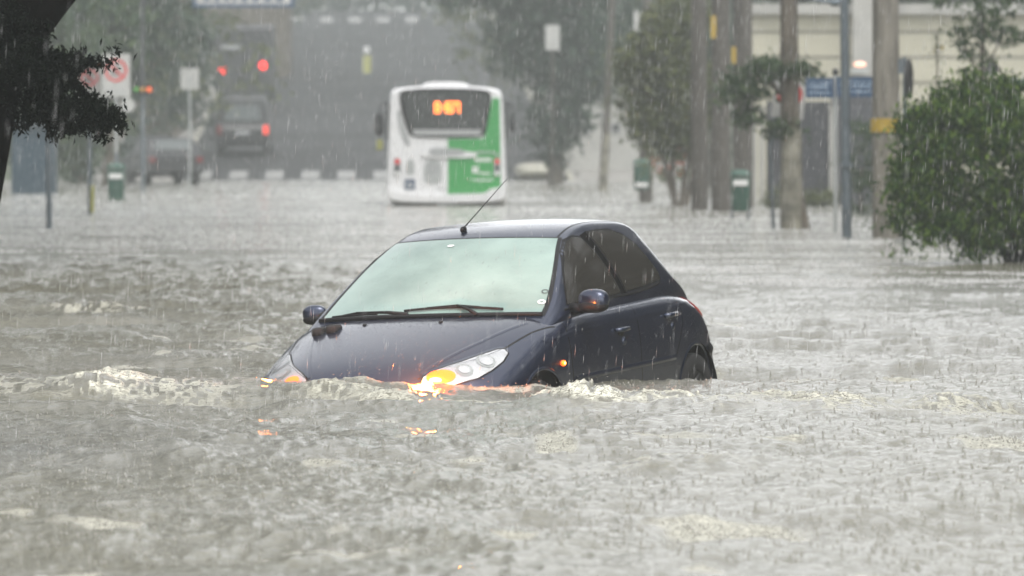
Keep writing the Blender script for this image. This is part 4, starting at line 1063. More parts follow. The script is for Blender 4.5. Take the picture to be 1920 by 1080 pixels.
# litter bins
def bin_(label, px, Y, py0, py1, w, labz, legs=False, post=True):
    t = empty('litter_bin', (wx(px, Y), Y, 0)); tag(t, label, 'litter bin', 'green litter bins on posts')
    z1 = CH - (py0 - HZ) / F * Y; z0 = CH - (py1 - HZ) / F * Y; h = z1 - z0
    b = MB(); prof = [(0, .40), (.05, .43), (.75, .5), (.80, .5)]
    V = []; n = 20
    for f_, r in prof:
        for k in range(n):
            a = 2 * math.pi * k / n; c = math.copysign(abs(math.cos(a)) ** .55, math.cos(a)); s = math.copysign(abs(math.sin(a)) ** .55, math.sin(a))
            V.append((c * r * w, s * r * w * .8, z0 + f_ * h))
    b.add(V, [(j * n + k, j * n + (k + 1) % n, (j + 1) * n + (k + 1) % n, (j + 1) * n + k) for j in range(3) for k in range(n)] + [tuple(range(n))[::-1], tuple(range(3 * n, 4 * n))])
    b.build('bucket', M['binG'], t, smooth=True)
    b = MB(); V = []
    for f_, r in ((.84, .53), (.90, .53), (.97, .42), (1.0, .2)):
        for k in range(n):
            a = 2 * math.pi * k / n; c = math.copysign(abs(math.cos(a)) ** .55, math.cos(a)); s = math.copysign(abs(math.sin(a)) ** .55, math.sin(a))
            V.append((c * r * w, s * r * w * .8, z0 + f_ * h))
    b.add(V, [(j * n + k, j * n + (k + 1) % n, (j + 1) * n + (k + 1) % n, (j + 1) * n + k) for j in range(3) for k in range(n)] + [tuple(range(n))[::-1], tuple(range(3 * n, 4 * n))])
    b.build('lid', M['binG'], t, smooth=True)
    MB().box(-w * .36, w * .36, -.4 * w - .02, -.4 * w - .005, z0 + labz * h, z0 + (labz + .13) * h).build('label_plate', M['signW'], t)
    if post: MB().tube([(0, .5 * w, GW), (0, .5 * w, z1 + .25)], .035, 8).build('post', M['steel'], t, smooth=True)
    if legs:
        for sx in (-1, 1): MB().tube([(sx * w * .4, 0, GW), (sx * w * .4, 0, z0 + .1)], .022, 8).build('leg', M['steel'], t)
bin_('green litter bin with white label near its rim standing on the left bank', 218, 166, 306, 374, .42, .58)
bin_('green litter bin before a thick brown stump, low white label, right of the leaning pole', 1203, 160, 298, 356, .38, .10, post=False)
t = empty('stump_post', (wx(1211, 161), 161, 0)); tag(t, 'short thick brown post directly behind the bin right of the leaning pole', 'post')
MB().tube([(0, .2, GW), (0, .2, 1.0), (0.02, .2, 1.35)], [.15, .145, .12], 12).build('shaft', M['wood'], t, smooth=True)
bin_('dark green litter bin with white label standing in front of the three tall poles', 1388, 126, 318, 396, .35, .62, legs=True, post=False)

# left bank posts and signs
def post_obj(label, px, pyb, pyt, r, m, name='post', cat='post'):
    Y = wy(pyb); t = empty(name, (wx(px, Y), Y, 0)); tag(t, label, cat)
    MB().tube([(0, 0, GW), (0, 0, CH - (pyt - HZ) / F * Y)], r, 10).build('shaft', m, t, smooth=True); return t, Y
t, Y = post_obj('slim grey post rising from the water below the dark hanging branch', 92, 430, 250, .045, M['steel'], 'bollard_post')
t, Y = post_obj('thin post of a parking sign hidden by dark leaves', 168, 404, 100, .035, M['steel'], 'parking_sign', 'road sign')
t['label'] = 'white no parking sign mostly hidden behind the dark leaves at the left'
noparking(t, .42, .70, CH + 72 / F * Y)
MB().box(.02, .09, -.05, -.03, .05, .55).build('marker', M['yellow2'], t)
t = empty('parking_sign', (wx(218, 172), 172, 0)); tag(t, 'white no parking sign with red ring above the green bin at the left', 'road sign')
MB().tube([(0, .02, GW), (0, .02, 3.5)], .035, 8).build('post', M['palesteel'], t)
noparking(t, .68, 1.02, CH + 80 / F * 172)
b = MB(); ring(b, .28, CH + 65 / F * 172, .001, .17, -.07, -.05); b.build('lower_disc', M['signF'], t)
t = empty('square_sign', (wx(356, 205), 205, 0)); tag(t, 'small white square sign standing left of the dark lorry', 'road sign')
MB().tube([(0, .02, GW), (0, .02, 3.4)], .035, 8).build('post', M['palesteel'], t)
pl = MB().box(-.26, .26, -.06, -.04, CH + 94 / F * 205, CH + 134 / F * 205).build('plate', M['signF'], t, bevel=.01)
b = MB()
for zz, ww in ((3.05, .12), (2.98, .20), (3.12, .16)): b.box(-ww / 2, ww / 2, -.065, -.062, zz, zz + .03)
b.build('lettering', M['greypaint'], pl)
# overhead blue direction sign on a tall pole at the left
t = empty('direction_sign', (wx(268, 200), 200, 0)); tag(t, 'overhead blue bordered direction sign cut off by the top edge', 'road sign')
MB().tube([(0, 0, GW), (0, 0, 5.9)], [.055, .045], 12).build('pole', M['gate'], t, smooth=True)
MB().tube([(0, 0, 5.8), (1.4, 0, 6.0), (4.3, 0, 6.05)], [.07, .06, .05], 10).build('arm', M['palesteel'], t, smooth=True)
zb = CH + 248 / F * 200; xa, xb = wx(362, 200) - t.location.x, wx(552, 200) - t.location.x
pl = MB().box(xa, xb, -.12, -.08, zb, zb + 1.15).build('panel', M['signB'], t)
MB().box(xa + .10, xb - .10, -.128, -.124, zb + .09, zb + 1.05).build('field', M['signF'], pl)
b = MB(); x = xa + .3
while x < xb - .4:
    w_ = random.uniform(.10, .22); b.box(x, x + w_, -.136, -.132, zb + .16, zb + .16 + random.uniform(.2, .34)); x += w_ + .12
b.build('lettering', M['signB'], pl)
# traffic signal with amber lights on the left
t = empty('traffic_signal', (wx(268, 190), 190, 0)); tag(t, 'small signal with faint green and orange lamps right of the parking sign at the left', 'traffic light')
MB().tube([(0, .1, GW), (0, .1, 2.6)], .04, 8).build('post', M['steel'], t)
zc = CH + (262 - 168) / F * 190
MB().box(-.26, .26, -.05, .1, zc - .13, zc + .13).build('housing', M['black'], t, bevel=.02)
for dx, m_, nm in ((-.17, mat('green lamp', (.05, .3, .02), .4, emit=(.25, .8, .05), es=.03), 'green_lamp'), (.0, mat('dim amber lamp', (.4, .2, .02), .4, emit=(1, .45, .05), es=.05), 'amber_lamp'), (.17, mat('orange lamp', (.5, .1, .02), .4, emit=(1, .16, .03), es=.6), 'orange_lamp')):
    MB().ell((dx, -.06, zc), (.065, .03, .065), 12, 8).build(nm, m_, t, smooth=True)

# wall, gate and cream building on the right
Yw = 150
def px2(a, Y=Yw): return wx(a, Y)
def pz(b_, Y=Yw): return CH - (b_ - HZ) / F * Y
bd = empty('cream_building', (px2(1410, 172), 172, 0)); tag(bd, 'long cream rendered building with horizontal grooves behind the poles at the right', 'building')
W0, W1 = 0, 26
MB().box(W0, W1, 0, 8, -.6, 4.35).build('wall', M['cream'], bd)
b = MB()
for z in (2.1, 2.7, 3.3, 3.9): b.box(W0 + .0, W1, -.008, -.002, z, z + .07)
b.build('groove', M['creamd'], bd)
MB().box(W0 - .2, W1 + .2, -.25, 8.2, 4.35, 4.6).build('cornice', M['wallpale'], bd)
MB().box(px2(1597, 172) - px2(1410, 172), px2(1645, 172) - px2(1410, 172), -.5, -.01, -.6, 6.2).build('pier', M['wallpale'], bd)
wf = MB().box(.28, .62, -.06, -.02, 2.7, 3.35).build('window', M['creamd'], bd); MB().box(.33, .57, -.075, -.061, 2.75, 3.30).build('pane', M['darkglass'], wf)
t = empty('wall_lamp', (wx(1612, 170.5), 170.5, CH + 141 / F * 170.5)); tag(t, 'lit orange white lamp on the cream wall above the blue street plates', 'lamp')
MB().ell((0, 0, 0), (.15, .10, .06), 14, 8).build('bulb', M['warm'], t, smooth=True)
MB().box(-.2, .2, -.05, .9, -.20, -.10).build('bracket', M['palesteel'], t)
# gate
gt = empty('metal_gate', (px2(1437), Yw, 0)); tag(gt, 'dark metal driveway gate between pale posts behind the parking sign', 'gate')
L = px2(1556) - px2(1437)
b = MB().box(0, L, .03, .06, -.5, pz(196)); 
for k in range(26): b.box(L * k / 26 + .01, L * k / 26 + .035, 0, .028, -.5, pz(194))
b.build('panel', M['gate'], gt)
MB().box(0, L, -.02, .08, pz(196) + .004, pz(190)).build('rail', M['gate'], gt)
for px_, w_, lb in ((1413, .12, 'slim pale gate post left of the dark metal gate'), (1428, .10, 'slim pale gate post touching the left end of the dark gate'), (1562, .17, 'pale gate post at the right end of the dark metal gate')):
    t = empty('gate_post', (px2(px_), Yw - .05, 0)); tag(t, lb, 'gate post')
    MB().box(-w_ / 2, w_ / 2, -.06, .08, -.6, pz(205)).box(-w_ / 2 - .02, w_ / 2 + .02, -.08, .10, pz(205), pz(200)).build('shaft', M['wallpale'], t)
gt2 = empty('garage_door', (px2(1570), Yw + 3, 0)); tag(gt2, 'dark panel door partly hidden behind the hedge and street lamp', 'door')
b = MB(); 
for k in range(9): b.box(0, 1.0, .0, .04, -.5 + k * .33, -.5 + k * .33 + .31)
b.box(0, 1.0, .041, .08, -.5, 2.47); b.build('panel', M['gate'], gt2)
def hedge(label, x0, x1, Y, z1, d, n, seed, m='leafmid', size=.09):
    h = empty('hedge', ((x0 + x1) / 2, Y, 0)); tag(h, label, 'hedge')
    w = (x1 - x0) / 2; bl_ = []
    k = max(2, int((x1 - x0) / .5))
    for i_ in range(k):
        x = -w + (i_ + .5) * 2 * w / k; bl_.append((x, 0, z1 * .35, w / k * 1.3, d, z1 * .62 + .1 * math.sin(i_ * 2.1 + seed), 1))
    MB().tube([(-w * .6, 0, GW), (-w * .5, 0, z1 * .5)], .03, 6).build('stem', M['bark'], h)
    leaves('foliage', bl_, n, size, M[m], h, seed=seed, cr=.2, shell=.5)
hedge('bright green clipped hedge between the street lamp and the thick concrete pole', px2(1600, 132), px2(1660, 132), 132, pz(225, 132), .3, 2600, 51, 'leafmid')
hedge('low green planting strip in front of the dark metal gate', px2(1440, 148), px2(1560, 148), 148, pz(352, 148) , .25, 1400, 52, 'leafolive')
hedge('long hedge behind the big bush at the right edge', px2(1690, 134), px2(2400, 134), 134, pz(190, 134), .5, 7000, 53, 'leafmid', .12)
# sapling with yellow leaves, thin tree over the bush, crown above the building
o, P_, r_ = trunk_to(1757, 440, 108, 1757, 60, .02, .012)
t = tree('thin bare sapling with a few yellow leaves in front of the cream wall', o, (P_, r_), None, [bt(1757, 95, 16, 40, 1, 108, o, .1)], 50, .07, M['leafmid'], M['bark'], seed=61, cr=.08, name='sapling', cat='sapling')
leaves('yellow_leaves', [bt(1762, 88, 9, 5, 1, 108, o, .06)], 14, .08, M['yleaf'], t, seed=62, cr=.04)
o, P_, r_ = trunk_to(1838, 450, 104, 1842, 20, .05, .03)
tree('sparse young tree rising out of the big bush at the right', o, (P_, r_), [([P_[3], P_[3] + Vector((-.3, 0, .5))], [.02, .01]), ([P_[3], P_[3] + Vector((.3, 0, .6))], [.02, .01])],
     [bt(1815, 80, 38, 40, 1.0, 104, o, .3), bt(1845, 40, 40, 40, .9, 104, o, .3), bt(1890, 65, 40, 22, .6, 104, o, .3), bt(1835, 130, 26, 35, .5, 104, o, .3), bt(1850, 5, 120, 24, 1.6, 104, o, .4)],
     1500, .09, M['leafmid'], M['bark'], seed=63, cr=.12, clump=80, shell=.03, droop=.6)
for (px, pw, sd_, lb, Y_) in ((1560, 150, 71, 'broad green crown rising behind the cream building near its left end', 186), (1800, 190, 72, 'broad green crown rising behind the cream building near its right end', 190)):
    o, P_, r_ = trunk_to(px, 380, Y_, px + 10, 10, .25, .18)
    tree(lb, o, (P_, r_), [([P_[3], P_[3] + Vector((-1.5, 0, 1.5))], [.1, .05]), ([P_[3], P_[3] + Vector((1.5, 0, 1.5))], [.1, .05])],
         [bt(px, -70, pw, 90, 3, Y_, o), bt(px + 90, -20, 100, 50, 1.5, Y_, o), bt(px - 90, -60, 80, 60, 1, Y_, o)], 7000, .24, M['leafmid'], M['bark'], seed=sd_, cr=.5, clump=300)
# pale house and low wall behind the leaning pole
hs_ = empty('pale_house', (wx(1130, 250), 250, 1.0)); tag(hs_, 'pale plain walled house seen between the leaning pole and the hanging crown', 'house')
MB().box(-1.6, 3.6, 0, 7, -2, 2.6).build('wall', M['wallpale'], hs_)
MB().prism([(-2.0, 2.6), (4.0, 2.6), (1.0, 3.9)], -.3, 7.3).build('roof', M['bark'], hs_)
for x in (-.72, .30):
    w_ = MB().box(x, x + .30, -.05, -.01, .62, .95).build('window', M['greypaint'], hs_); MB().box(x + .04, x + .26, -.065, -.051, .66, .91).build('pane', M['black'], w_)
# white post with dark fittings at the top
t = empty('banner_post', (wx(1203, 205), 205, 0)); tag(t, 'dark pole with a pale vertical plate high above the multi stemmed tree', 'pole')
MB().tube([(.15, 0, GW), (.15, 0, 6.5)], .12, 12).build('shaft', M['wood'], t, smooth=True)
MB().box(-.22, -.08, -.1, -.05, pz(62, 205), pz(22, 205)).build('plate', M['signF'], t)
# painted stone heap / kerb end beside the bus
t = empty('traffic_island', (wx(1010, 248), 248, 0)); tag(t, 'low pale painted island end just right of the bus', 'traffic island')
MB().ell((0, 0, .30), (.85, 2.5, .30), 20, 8, .7).build('kerb_stone', M['kerb'], t, smooth=True)

# ---------------------------------------------------------------- the bus driving away
Yb_ = 151.0; bs = empty('city_bus', (wx(836, Yb_), Yb_, 0), (0, 0, R(.1))); tag(bs, 'white and green city bus seen from behind wading through the flood', 'bus')
k_ = Yb_ / F
X = lambda px: (px - 836) * k_
Z = lambda py: CH - (py - HZ) * k_
def rr(pts, n=4):     # round a closed polygon by corner cutting
    for _ in range(n):
        q = []
        for i_ in range(len(pts)):
            a, b_ = pts[i_], pts[(i_ + 1) % len(pts)]
            q += [(a[0] * .8 + b_[0] * .2, a[1] * .8 + b_[1] * .2), (a[0] * .2 + b_[0] * .8, a[1] * .2 + b_[1] * .8)]
        pts = q
    return pts
prof = rr([(X(723), Z(378)), (X(726), Z(300)), (X(731), Z(172)), (X(742), Z(165)), (X(790), Z(161)), (X(880), Z(161)), (X(930), Z(165)), (X(942), Z(174)), (X(948), Z(300)), (X(952), Z(378)), (X(920), Z(384)), (X(760), Z(384))], 2)
# body as a loft: rear face rounded in, then full length
def loft(b, prof, ys, sc):
    n = len(prof); cx = sum(p[0] for p in prof) / n; cz = sum(p[1] for p in prof) / n; V = []
    for y, s in zip(ys, sc): V += [(cx + (p[0] - cx) * s, y, cz + (p[1] - cz) * s) for p in prof]
    Fs = [tuple(range(n))] + [(j * n + i_, (j + 1) * n + i_, (j + 1) * n + (i_ + 1) % n, j * n + (i_ + 1) % n) for j in range(len(ys) - 1) for i_ in range(n)] + [tuple(range((len(ys) - 1) * n, len(ys) * n))[::-1]]
    return b.add(V, Fs)
loft(MB(), prof, [0, .03, .10, .25, 9.6, 9.8], [.955, .975, .99, 1, 1, .96]).build('body', M['white'], bs, smooth=True)
loft(MB(), rr([(X(786), Z(164)), (X(800), Z(153)), (X(870), Z(153)), (X(884), Z(164))], 2), [.6, .7, 3.0, 3.2], [.9, 1, 1, .9]).build('roof_unit', M['white'], bs, smooth=True)
MB().box(X(740), X(935), .4, 9.4, -.5, Z(383)).build('underbody', M['black'], bs)
def flat(name, poly, y, m, th=.012, parent=None, rounds=0):
    pts = [(X(a), Z(b_)) for a, b_ in poly]
    if rounds: pts = rr(pts, rounds)
    return MB().prism(pts, y - th, y).build(name, m, parent or bs)
# green field (slightly proud of the rear face)
flat('green_panel', [(840, 260), (908, 260), (922, 190), (924, 184), (937, 184), (939, 350), (905, 362), (840, 364)], -.002, M['green'], .010)
win = flat('rear_window', [(747, 171), (780, 166), (835, 165), (890, 166), (921, 171), (920, 200), (911, 250), (903, 258), (774, 258), (764, 246), (752, 205)], -.014, M['black'], .012, rounds=2)
flat('glass', [(757, 176), (800, 172), (875, 172), (916, 176), (914, 200), (905, 246), (898, 254), (778, 254), (769, 243), (761, 205)], -.028, M['darkglass'], .008, win, rounds=2)
flat('pale_strip', [(773, 243), (903, 243), (900, 254), (777, 254)], -.038, M['greypaint'], .008, win)
b = MB()       # orange number display: four block characters
DG = {0: '1111110', 1: '0110000', 6: '1011111', 7: '1110000', 8: '1111111', 9: '1111011'}
for j, d in enumerate((8, 1, 6, 7)):
    x0 = X(815 + j * 12.2); x1 = X(815 + j * 12.2 + 10.5); z1 = Z(191); z0 = Z(212); zm = (z0 + z1) / 2; t_ = .034; y0, y1 = -.05, -.04
    sg_ = {8: '1111111', 1: '0110001', 6: '1011111', 7: '1110010'}[d]
    segs = [(x0, x1, z1 - t_, z1), (x1 - t_, x1, zm, z1), (x1 - t_, x1, z0, zm), (x0, x1, z0, z0 + t_), (x0, x0 + t_, z0, zm), (x0, x0 + t_, zm, z1), (x0, x1, zm - t_ / 2, zm + t_ / 2)]
    for s_, a in zip(sg_, segs):
        if s_ == '1': b.box(a[0], a[1], y0, y1, a[2], a[3])
b.build('route_display', M['led'], win)
for nm, poly in (('side_recess', [(744, 205), (752, 208), (757, 235), (770, 270), (765, 276), (755, 262), (748, 240)]),): flat(nm, poly, -.002, M['greypaint'], .008, rounds=1)
flat('engine_lid', [(790, 284), (895, 284), (893, 296), (792, 296)], -.014, M['white'], .035, rounds=1)
flat('lid_recess', [(806, 276), (875, 280), (868, 292), (804, 292)], -.052, M['greypaint'], .006, rounds=1)
flat('lid_edge', [(892, 284), (925, 284), (936, 291), (936, 294), (924, 287), (892, 287)], -.014, M['palesteel'], .01)
MB().prism(rr([(X(727), Z(352)), (X(760), Z(366)), (X(905), Z(366)), (X(922), Z(352)), (X(948), Z(352)), (X(948), Z(372)), (X(915), Z(379)), (X(760), Z(379)), (X(727), Z(372))], 1), -.10, .03).build('bumper', M['white'], bs)
for x0, x1 in ((738, 752), (926, 938)):
    tl = flat('tail_lamp_cluster', [(x0, 296), (x1, 296), (x1, 330), (x0, 330)], -.014, M['greypaint'], .012, rounds=1)
    xc = (x0 + x1) / 2
    MB().ell((X(xc), -.03, Z(303)), (.058, .02, .058), 12, 8).build('red_lamp', M['redlens'], tl, smooth=True)
    MB().ell((X(xc), -.03, Z(315)), (.05, .02, .05), 12, 8).build('dark_lamp', M['black'], tl, smooth=True)
    MB().ell((X(xc), -.03, Z(326)), (.045, .02, .045), 12, 8).build('clear_lamp', M['signW'], tl, smooth=True)
flat('exhaust_dent', [(763, 300), (776, 298), (778, 328), (760, 328)], -.002, M['palesteel'], .008, rounds=2)
st = flat('blue_sticker', [(759, 336), (778, 336), (778, 355), (759, 355)], -.014, M['signB'], .006)
b = MB(); ring(b, X(767), Z(348), .035, .05, -.024, -.021); b.box(X(766), X(767.5), -.024, -.021, Z(346), Z(339)); b.box(X(767.5), X(773), -.024, -.021, Z(346.5), Z(345)); b.box(X(772), X(773.5), -.024, -.021, Z(352), Z(346)); b.build('wheelchair_symbol', M['signW'], st)
em = flat('round_poster', [(796, 345), (794, 312), (802, 302), (812, 299), (822, 302), (829, 312), (828, 345)], -.002, M['palesteel'], .008, rounds=1)
b = MB(); ring(b, X(811), Z(317), .001, .13, -.015, -.012); b.build('poster_disc', M['greypaint'], em)
for (x0, x1, y0, y1) in ((890, 922, 296, 303), (886, 898, 312, 325), (899, 920, 323, 327), (886, 925, 336, 339)):
    b = MB(); n_ = max(1, int((x1 - x0) / 5)); w_ = (x1 - x0) / n_
    for j in range(n_): b.box(X(x0 + j * w_), X(x0 + (j + .8) * w_), -.0165, -.0125, Z(y1), Z(y0))
    b.build('white_lettering', M['signW'], bs)
b = MB()
for j in range(5): b.box(X(818 + j * 4), X(818 + j * 4 + 3), -.0065, -.0025, Z(356), Z(353))
b.build('grey_lettering', M['greypaint'], bs)
flat('number_plate', [(818, 379), (860, 379), (860, 385), (818, 385)], -.03, M['greypaint'], .02)
for sx, xx in ((-1, X(697)), (1, X(962))):
    mr = MB().ell((xx, 9.6, Z(232)), (.10 if sx < 0 else .06, .06, .25 if sx < 0 else .16), 12, 8, .6).build('side_mirror', M['black'], bs, smooth=True)
    MB().tube([(xx, 9.6, Z(215)), (xx - sx * .03, 9.7, Z(190)), (X(740 if sx < 0 else 935), 9.6, Z(185))], .02, 6).build('mirror_arm', M['black'], mr)
for sx in (X(724.5), X(949.5)):
    b = MB()
    for j in range(7): b.box(sx - .025 , sx + .025, .9 + j * 1.2, 1.95 + j * 1.2, Z(262), Z(190))
    b.build('side_window', M['darkglass'], bs)
for xx in (X(750), X(915)):
    for yy in (2.6, 8.0):
        MB().tube([(xx, yy, -.1), (xx + .25 * (1 if xx < 0 else -1), yy, -.1)], .45, 20).build('wheel', M['rubber'], bs)
MB().box(X(692), X(704), 9.3, 9.35, Z(282), Z(262)).build('yellow_marker', M['yellow2'], bs)

# ---------------------------------------------------------------- vehicles on the hill
def vehicle(name, label, cat, px, Y, w, prof, paint, win=None, group=None, yaw=0):
    """prof: side outline (y back->front, z); rear faces the camera"""
    x = wx(px, Y); g0 = float(gz(x, Y)) + .03
    t = empty(name, (x, Y, g0), (math.atan(.05) if Y > 240 else 0, 0, yaw)); tag(t, label, cat, group)
    n = len(prof); b = MB(); V = []
    zt = max(p[1] for p in prof)
    for sx, s in ((-1, .94), (-1, 1.0), (1, 1.0), (1, .94)):
        for (y, z) in prof: 
            ins = 1 - .13 * max(0, (z - zt * .55) / (zt * .45)) if zt < 2.3 else 1
            V.append((sx * w / 2 * s * ins if abs(s - .94) > .01 else sx * w / 2 * ins, y * (1 if s == 1 else .985) + (0.03 if s != 1 else 0), z))
    b.prism(prof, -w / 2, w / 2, 0)
    o = b.build('body', paint, t, bevel=.07)
    me = o.data
    for v in me.vertices:
        if zt < 2.3 and v.co.z > zt * .58: v.co.x *= 1 - .16 * (v.co.z - zt * .58) / (zt * .42)
    me.update()
    L = max(p[0] for p in prof)
    for yy in (L * .2, L * .8):
        for sx in (-1, 1): MB().tube([(sx * (w / 2 - .02), yy, .33), (sx * (w / 2 - .24), yy, .33)], .33, 18).build('wheel', M['rubber'], t, smooth=True)
    return t, w, zt
sv, w_, zt = vehicle('dark_car', 'tall dark car with pale rear window driving up the hill behind the lorry', 'car', 455, 262, 1.95, [(0, .35), (0, .95), (.12, 1.15), (.30, 1.85), (.6, 2.02), (2.6, 2.05), (3.2, 1.75), (3.7, 1.2), (4.5, 1.0), (4.6, .35)], M['suv'])
sv['label'] = 'tall dark car with pale rear window driving up the hill, nearest behind the lorry'
b = MB(); b.add([(-.66, .10, 1.30), (.66, .10, 1.30), (.55, .27, 1.82), (-.55, .27, 1.82)], [(0, 1, 2, 3)]); o = b.build('rear_window', M['paleglass'], sv)
md = o.modifiers.new('s', 'SOLIDIFY'); md.thickness = .02
for sx in (-1, 1):
    tl = MB().box(sx * .84 - .09, sx * .84 + .09, -.03, .03, .80, 1.12).build('tail_light', M['redoff'] if sx < 0 else mat('lit tail lamp', (.5, .02, .01), .3, emit=(1, .06, .03), es=.8), sv, bevel=.01)
MB().box(-.26, .26, -.03, .0, .78, .92).build('number_plate', M['greypaint'], sv)
MB().box(-.95, .95, -.10, .05, .38, .62).build('bumper', M['black'], sv, bevel=.03)
lo, w_, zt = vehicle('box_lorry', 'dark box lorry with two round red tail lamps climbing the hill', 'lorry', 456, 300, 2.35, [(0, .6), (0, 3.3), (5.2, 3.3), (5.25, 2.6), (6.6, 2.5), (7.0, 1.4), (7.0, .6)], M['truck'])
for sx in (-1, 1):
    z_ = CH + (262 - (131 if sx < 0 else 123)) / F * 300 - lo.location.z
    MB().ell((sx * .83, -.02, z_), (.15, .05, .17), 16, 10).build('tail_lamp', M['redlamp'], lo, smooth=True)
    MB().tube([(sx * .83, .02, z_), (sx * .83, -.01, z_)], .22, 16).build('lamp_ring', M['black'], lo)
for sx in (-1, 1): MB().box(sx * .56 - .54, sx * .56 + .54, -.03, -.005, .75, 3.15).build('rear_door', M['truck'], lo, bevel=.01)
MB().box(-.9, -.1, -.04, -.031, 2.45, 2.62).build('pale_bar', M['greypaint'], lo)
cars = ((330, 222, 'silver', 'grey car parked at the left kerb right of the green bin', .25), (292, 246, 'suv', 'dark parked car at the left kerb furthest behind the signs', .2))
for px, Y, pm, lb, yw in cars:
    t, w_, zt = vehicle('parked_car', lb, 'car', px, Y, 1.75, [(0, .35), (0, .9), (.35, 1.0), (.75, 1.42), (2.2, 1.45), (3.0, 1.0), (4.0, .85), (4.1, .35)], M[pm], 'cars parked at the left kerb', 'cars parked at the left kerb', yw)
    t.location.z = max(t.location.z, .0)
    b = MB(); b.add([(-.58, .40, 1.06), (.58, .40, 1.06), (.50, .66, 1.36), (-.50, .66, 1.36)], [(0, 1, 2, 3)]); o = b.build('rear_window', M['paleglass'], t)
    md = o.modifiers.new('s', 'SOLIDIFY'); md.thickness = .02; md.offset = 1
    for sx in (-1, 1): MB().box(sx * .74 - .1, sx * .74 + .1, -.03, .03, .68, .86).build('tail_light', M['redoff'], t, bevel=.01)
# yellow sign board on the road up the hill
Yy = 330; t = empty('yellow_board', (wx(688, Yy), Yy, float(gz(wx(688, Yy), Yy)))); tag(t, 'small yellow upright board standing alone on the hill road', 'road sign')
MB().box(-.18, .18, -.02, .02, .25, 1.05).build('board', M['yellow2'], t); 
for sx in (-.12, .12): MB().tube([(sx, 0, 0), (sx, 0, .3)], .03, 6).build('leg', M['steel'], t)
MB().box(-.13, .13, -.03, .0, 1.2, 1.45).build('top_plate', M['signW'], t); MB().tube([(0, .01, 1.0), (0, .01, 1.3)], .02, 6).build('stem', M['steel'], t)
t = empty('blue_kiosk', (wx(62, 185), 185, 0)); tag(t, 'dull blue roadside kiosk half hidden behind the dark leaves at the left', 'kiosk')
MB().box(-.55, .55, 0, 1.2, -.6, 1.75).build('box', M['bluebooth'], t, bevel=.02); MB().box(-.62, .62, -.15, 1.3, 1.754, 1.86).build('roof', M['steel'], t)

# ---------------------------------------------------------------- trees lining the hill
HT = [(40, 205, 3.6, 0, 'wide dark tree behind the blue kiosk at the far left'), (150, 232, 4.0, 1, 'bushy dark tree behind the parking sign with the red ring'), (262, 252, 4.6, 2, 'tall grey green tree behind the traffic signal'), (355, 285, 5.2, 0, 'tall hazy tree behind the small square sign'),
      (440, 345, 5.5, 1, 'hazy tree rising beyond the roof of the lorry'), (505, 380, 4.2, 2, 'faint tree on the left of the hill crest'), (205, 214, 3.2, 1, 'dense dark tree directly behind the green bin at the left'), (282, 262, 3.0, 1, 'dark rounded tree between the signal and the square sign'), (-120, 200, 4.0, 1, 'dark tree beyond the left edge behind the kiosk'),
      (1010, 300, 4.6, 2, 'hazy tree behind the hanging crown on the right of the hill'), (1190, 270, 4.5, 0, 'hazy tree behind the pale house'), (1340, 215, 4.6, 1, 'grey green tree behind the three tall poles'), (985, 400, 5, 0, 'faint tree on the right of the hill crest'), (1260, 320, 6, 1, 'faint tall tree far behind the multi stemmed tree')]
HM = [M['leafmid'], M['leafcool'], M['leafolive']]
for k, (px, Y, rad, mi, lb) in enumerate(HT):
    x = wx(px, Y); g0 = float(gz(x, Y)); t = empty('hill_tree', (x, Y, g0)); tag(t, lb, 'tree', 'trees lining the hill road')
    h = rad * 1.7; rg = random.Random(k)
    MB().tube([(0, 0, -.3), (.1, 0, h * .4), (0, 0, h)], [.28, .22, .12], 10).build('trunk', M['bark'], t, smooth=True)
    for j in range(3):
        a = rg.uniform(0, 6.28); MB().tube([(.1, 0, h * .4), (math.cos(a) * rad * .4, math.sin(a) * rad * .4, h * .8)], [.12, .05], 8).build('limb', M['bark'], t, smooth=True)
    bl_ = []
    for j in range(8):
        a = rg.uniform(0, 6.28); d_ = rg.uniform(.1, .6) * rad
        bl_.append((math.cos(a) * d_, math.sin(a) * d_, h * rg.uniform(.35, 1.25), rad * rg.uniform(.35, .6), rad * .5, rad * rg.uniform(.3, .5), 1))
    leaves('crown', bl_, 5200, .30, M[['leafmid', 'leafcool', 'leafolive'][mi]], t, seed=100 + k, cr=.55, clump=240)
# trees added out of view on both banks to darken what car and water mirror
first = None
BT = [(13, 62, 'right'), (19, 70, 'right'), (17, 84, 'right'), (26, 58, 'right'), (30, 76, 'right'), (24, 96, 'right'), (12, 46, 'right'), (22, 44, 'right'), (-10, 60, 'left'), (-13, 95, 'left'), (-16, 118, 'left'), (-15, 74, 'left')]
for k, (x, y, side) in enumerate(BT):
    if first is None:
        first = empty('added_bank_tree', (x, y, GW)); src = []
        src.append(MB().tube([(0, 0, 0), (.1, 0, 2), (0, 0, 4)], [.25, .2, .12], 10).build('trunk', M['bark'], first, smooth=True))
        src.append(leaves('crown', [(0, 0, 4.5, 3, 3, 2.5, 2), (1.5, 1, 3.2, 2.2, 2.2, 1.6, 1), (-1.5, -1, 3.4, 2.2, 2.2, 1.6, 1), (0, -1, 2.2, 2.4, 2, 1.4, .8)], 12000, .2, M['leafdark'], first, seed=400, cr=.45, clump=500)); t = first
    else:
        t = first.copy(); C.objects.link(t); t.location = (x, y, GW); t.rotation_euler = (0, 0, k * 1.3)
        for c_ in src:
            q_ = c_.copy(); C.objects.link(q_); q_.parent = t
    t.scale = (2.0,) * 3 if side == 'right' else (1.4,) * 3
    tag(t, 'leafy dark tree added out of view on the %s bank to darken reflections' % side, 'tree', 'trees added on the %s bank' % side)
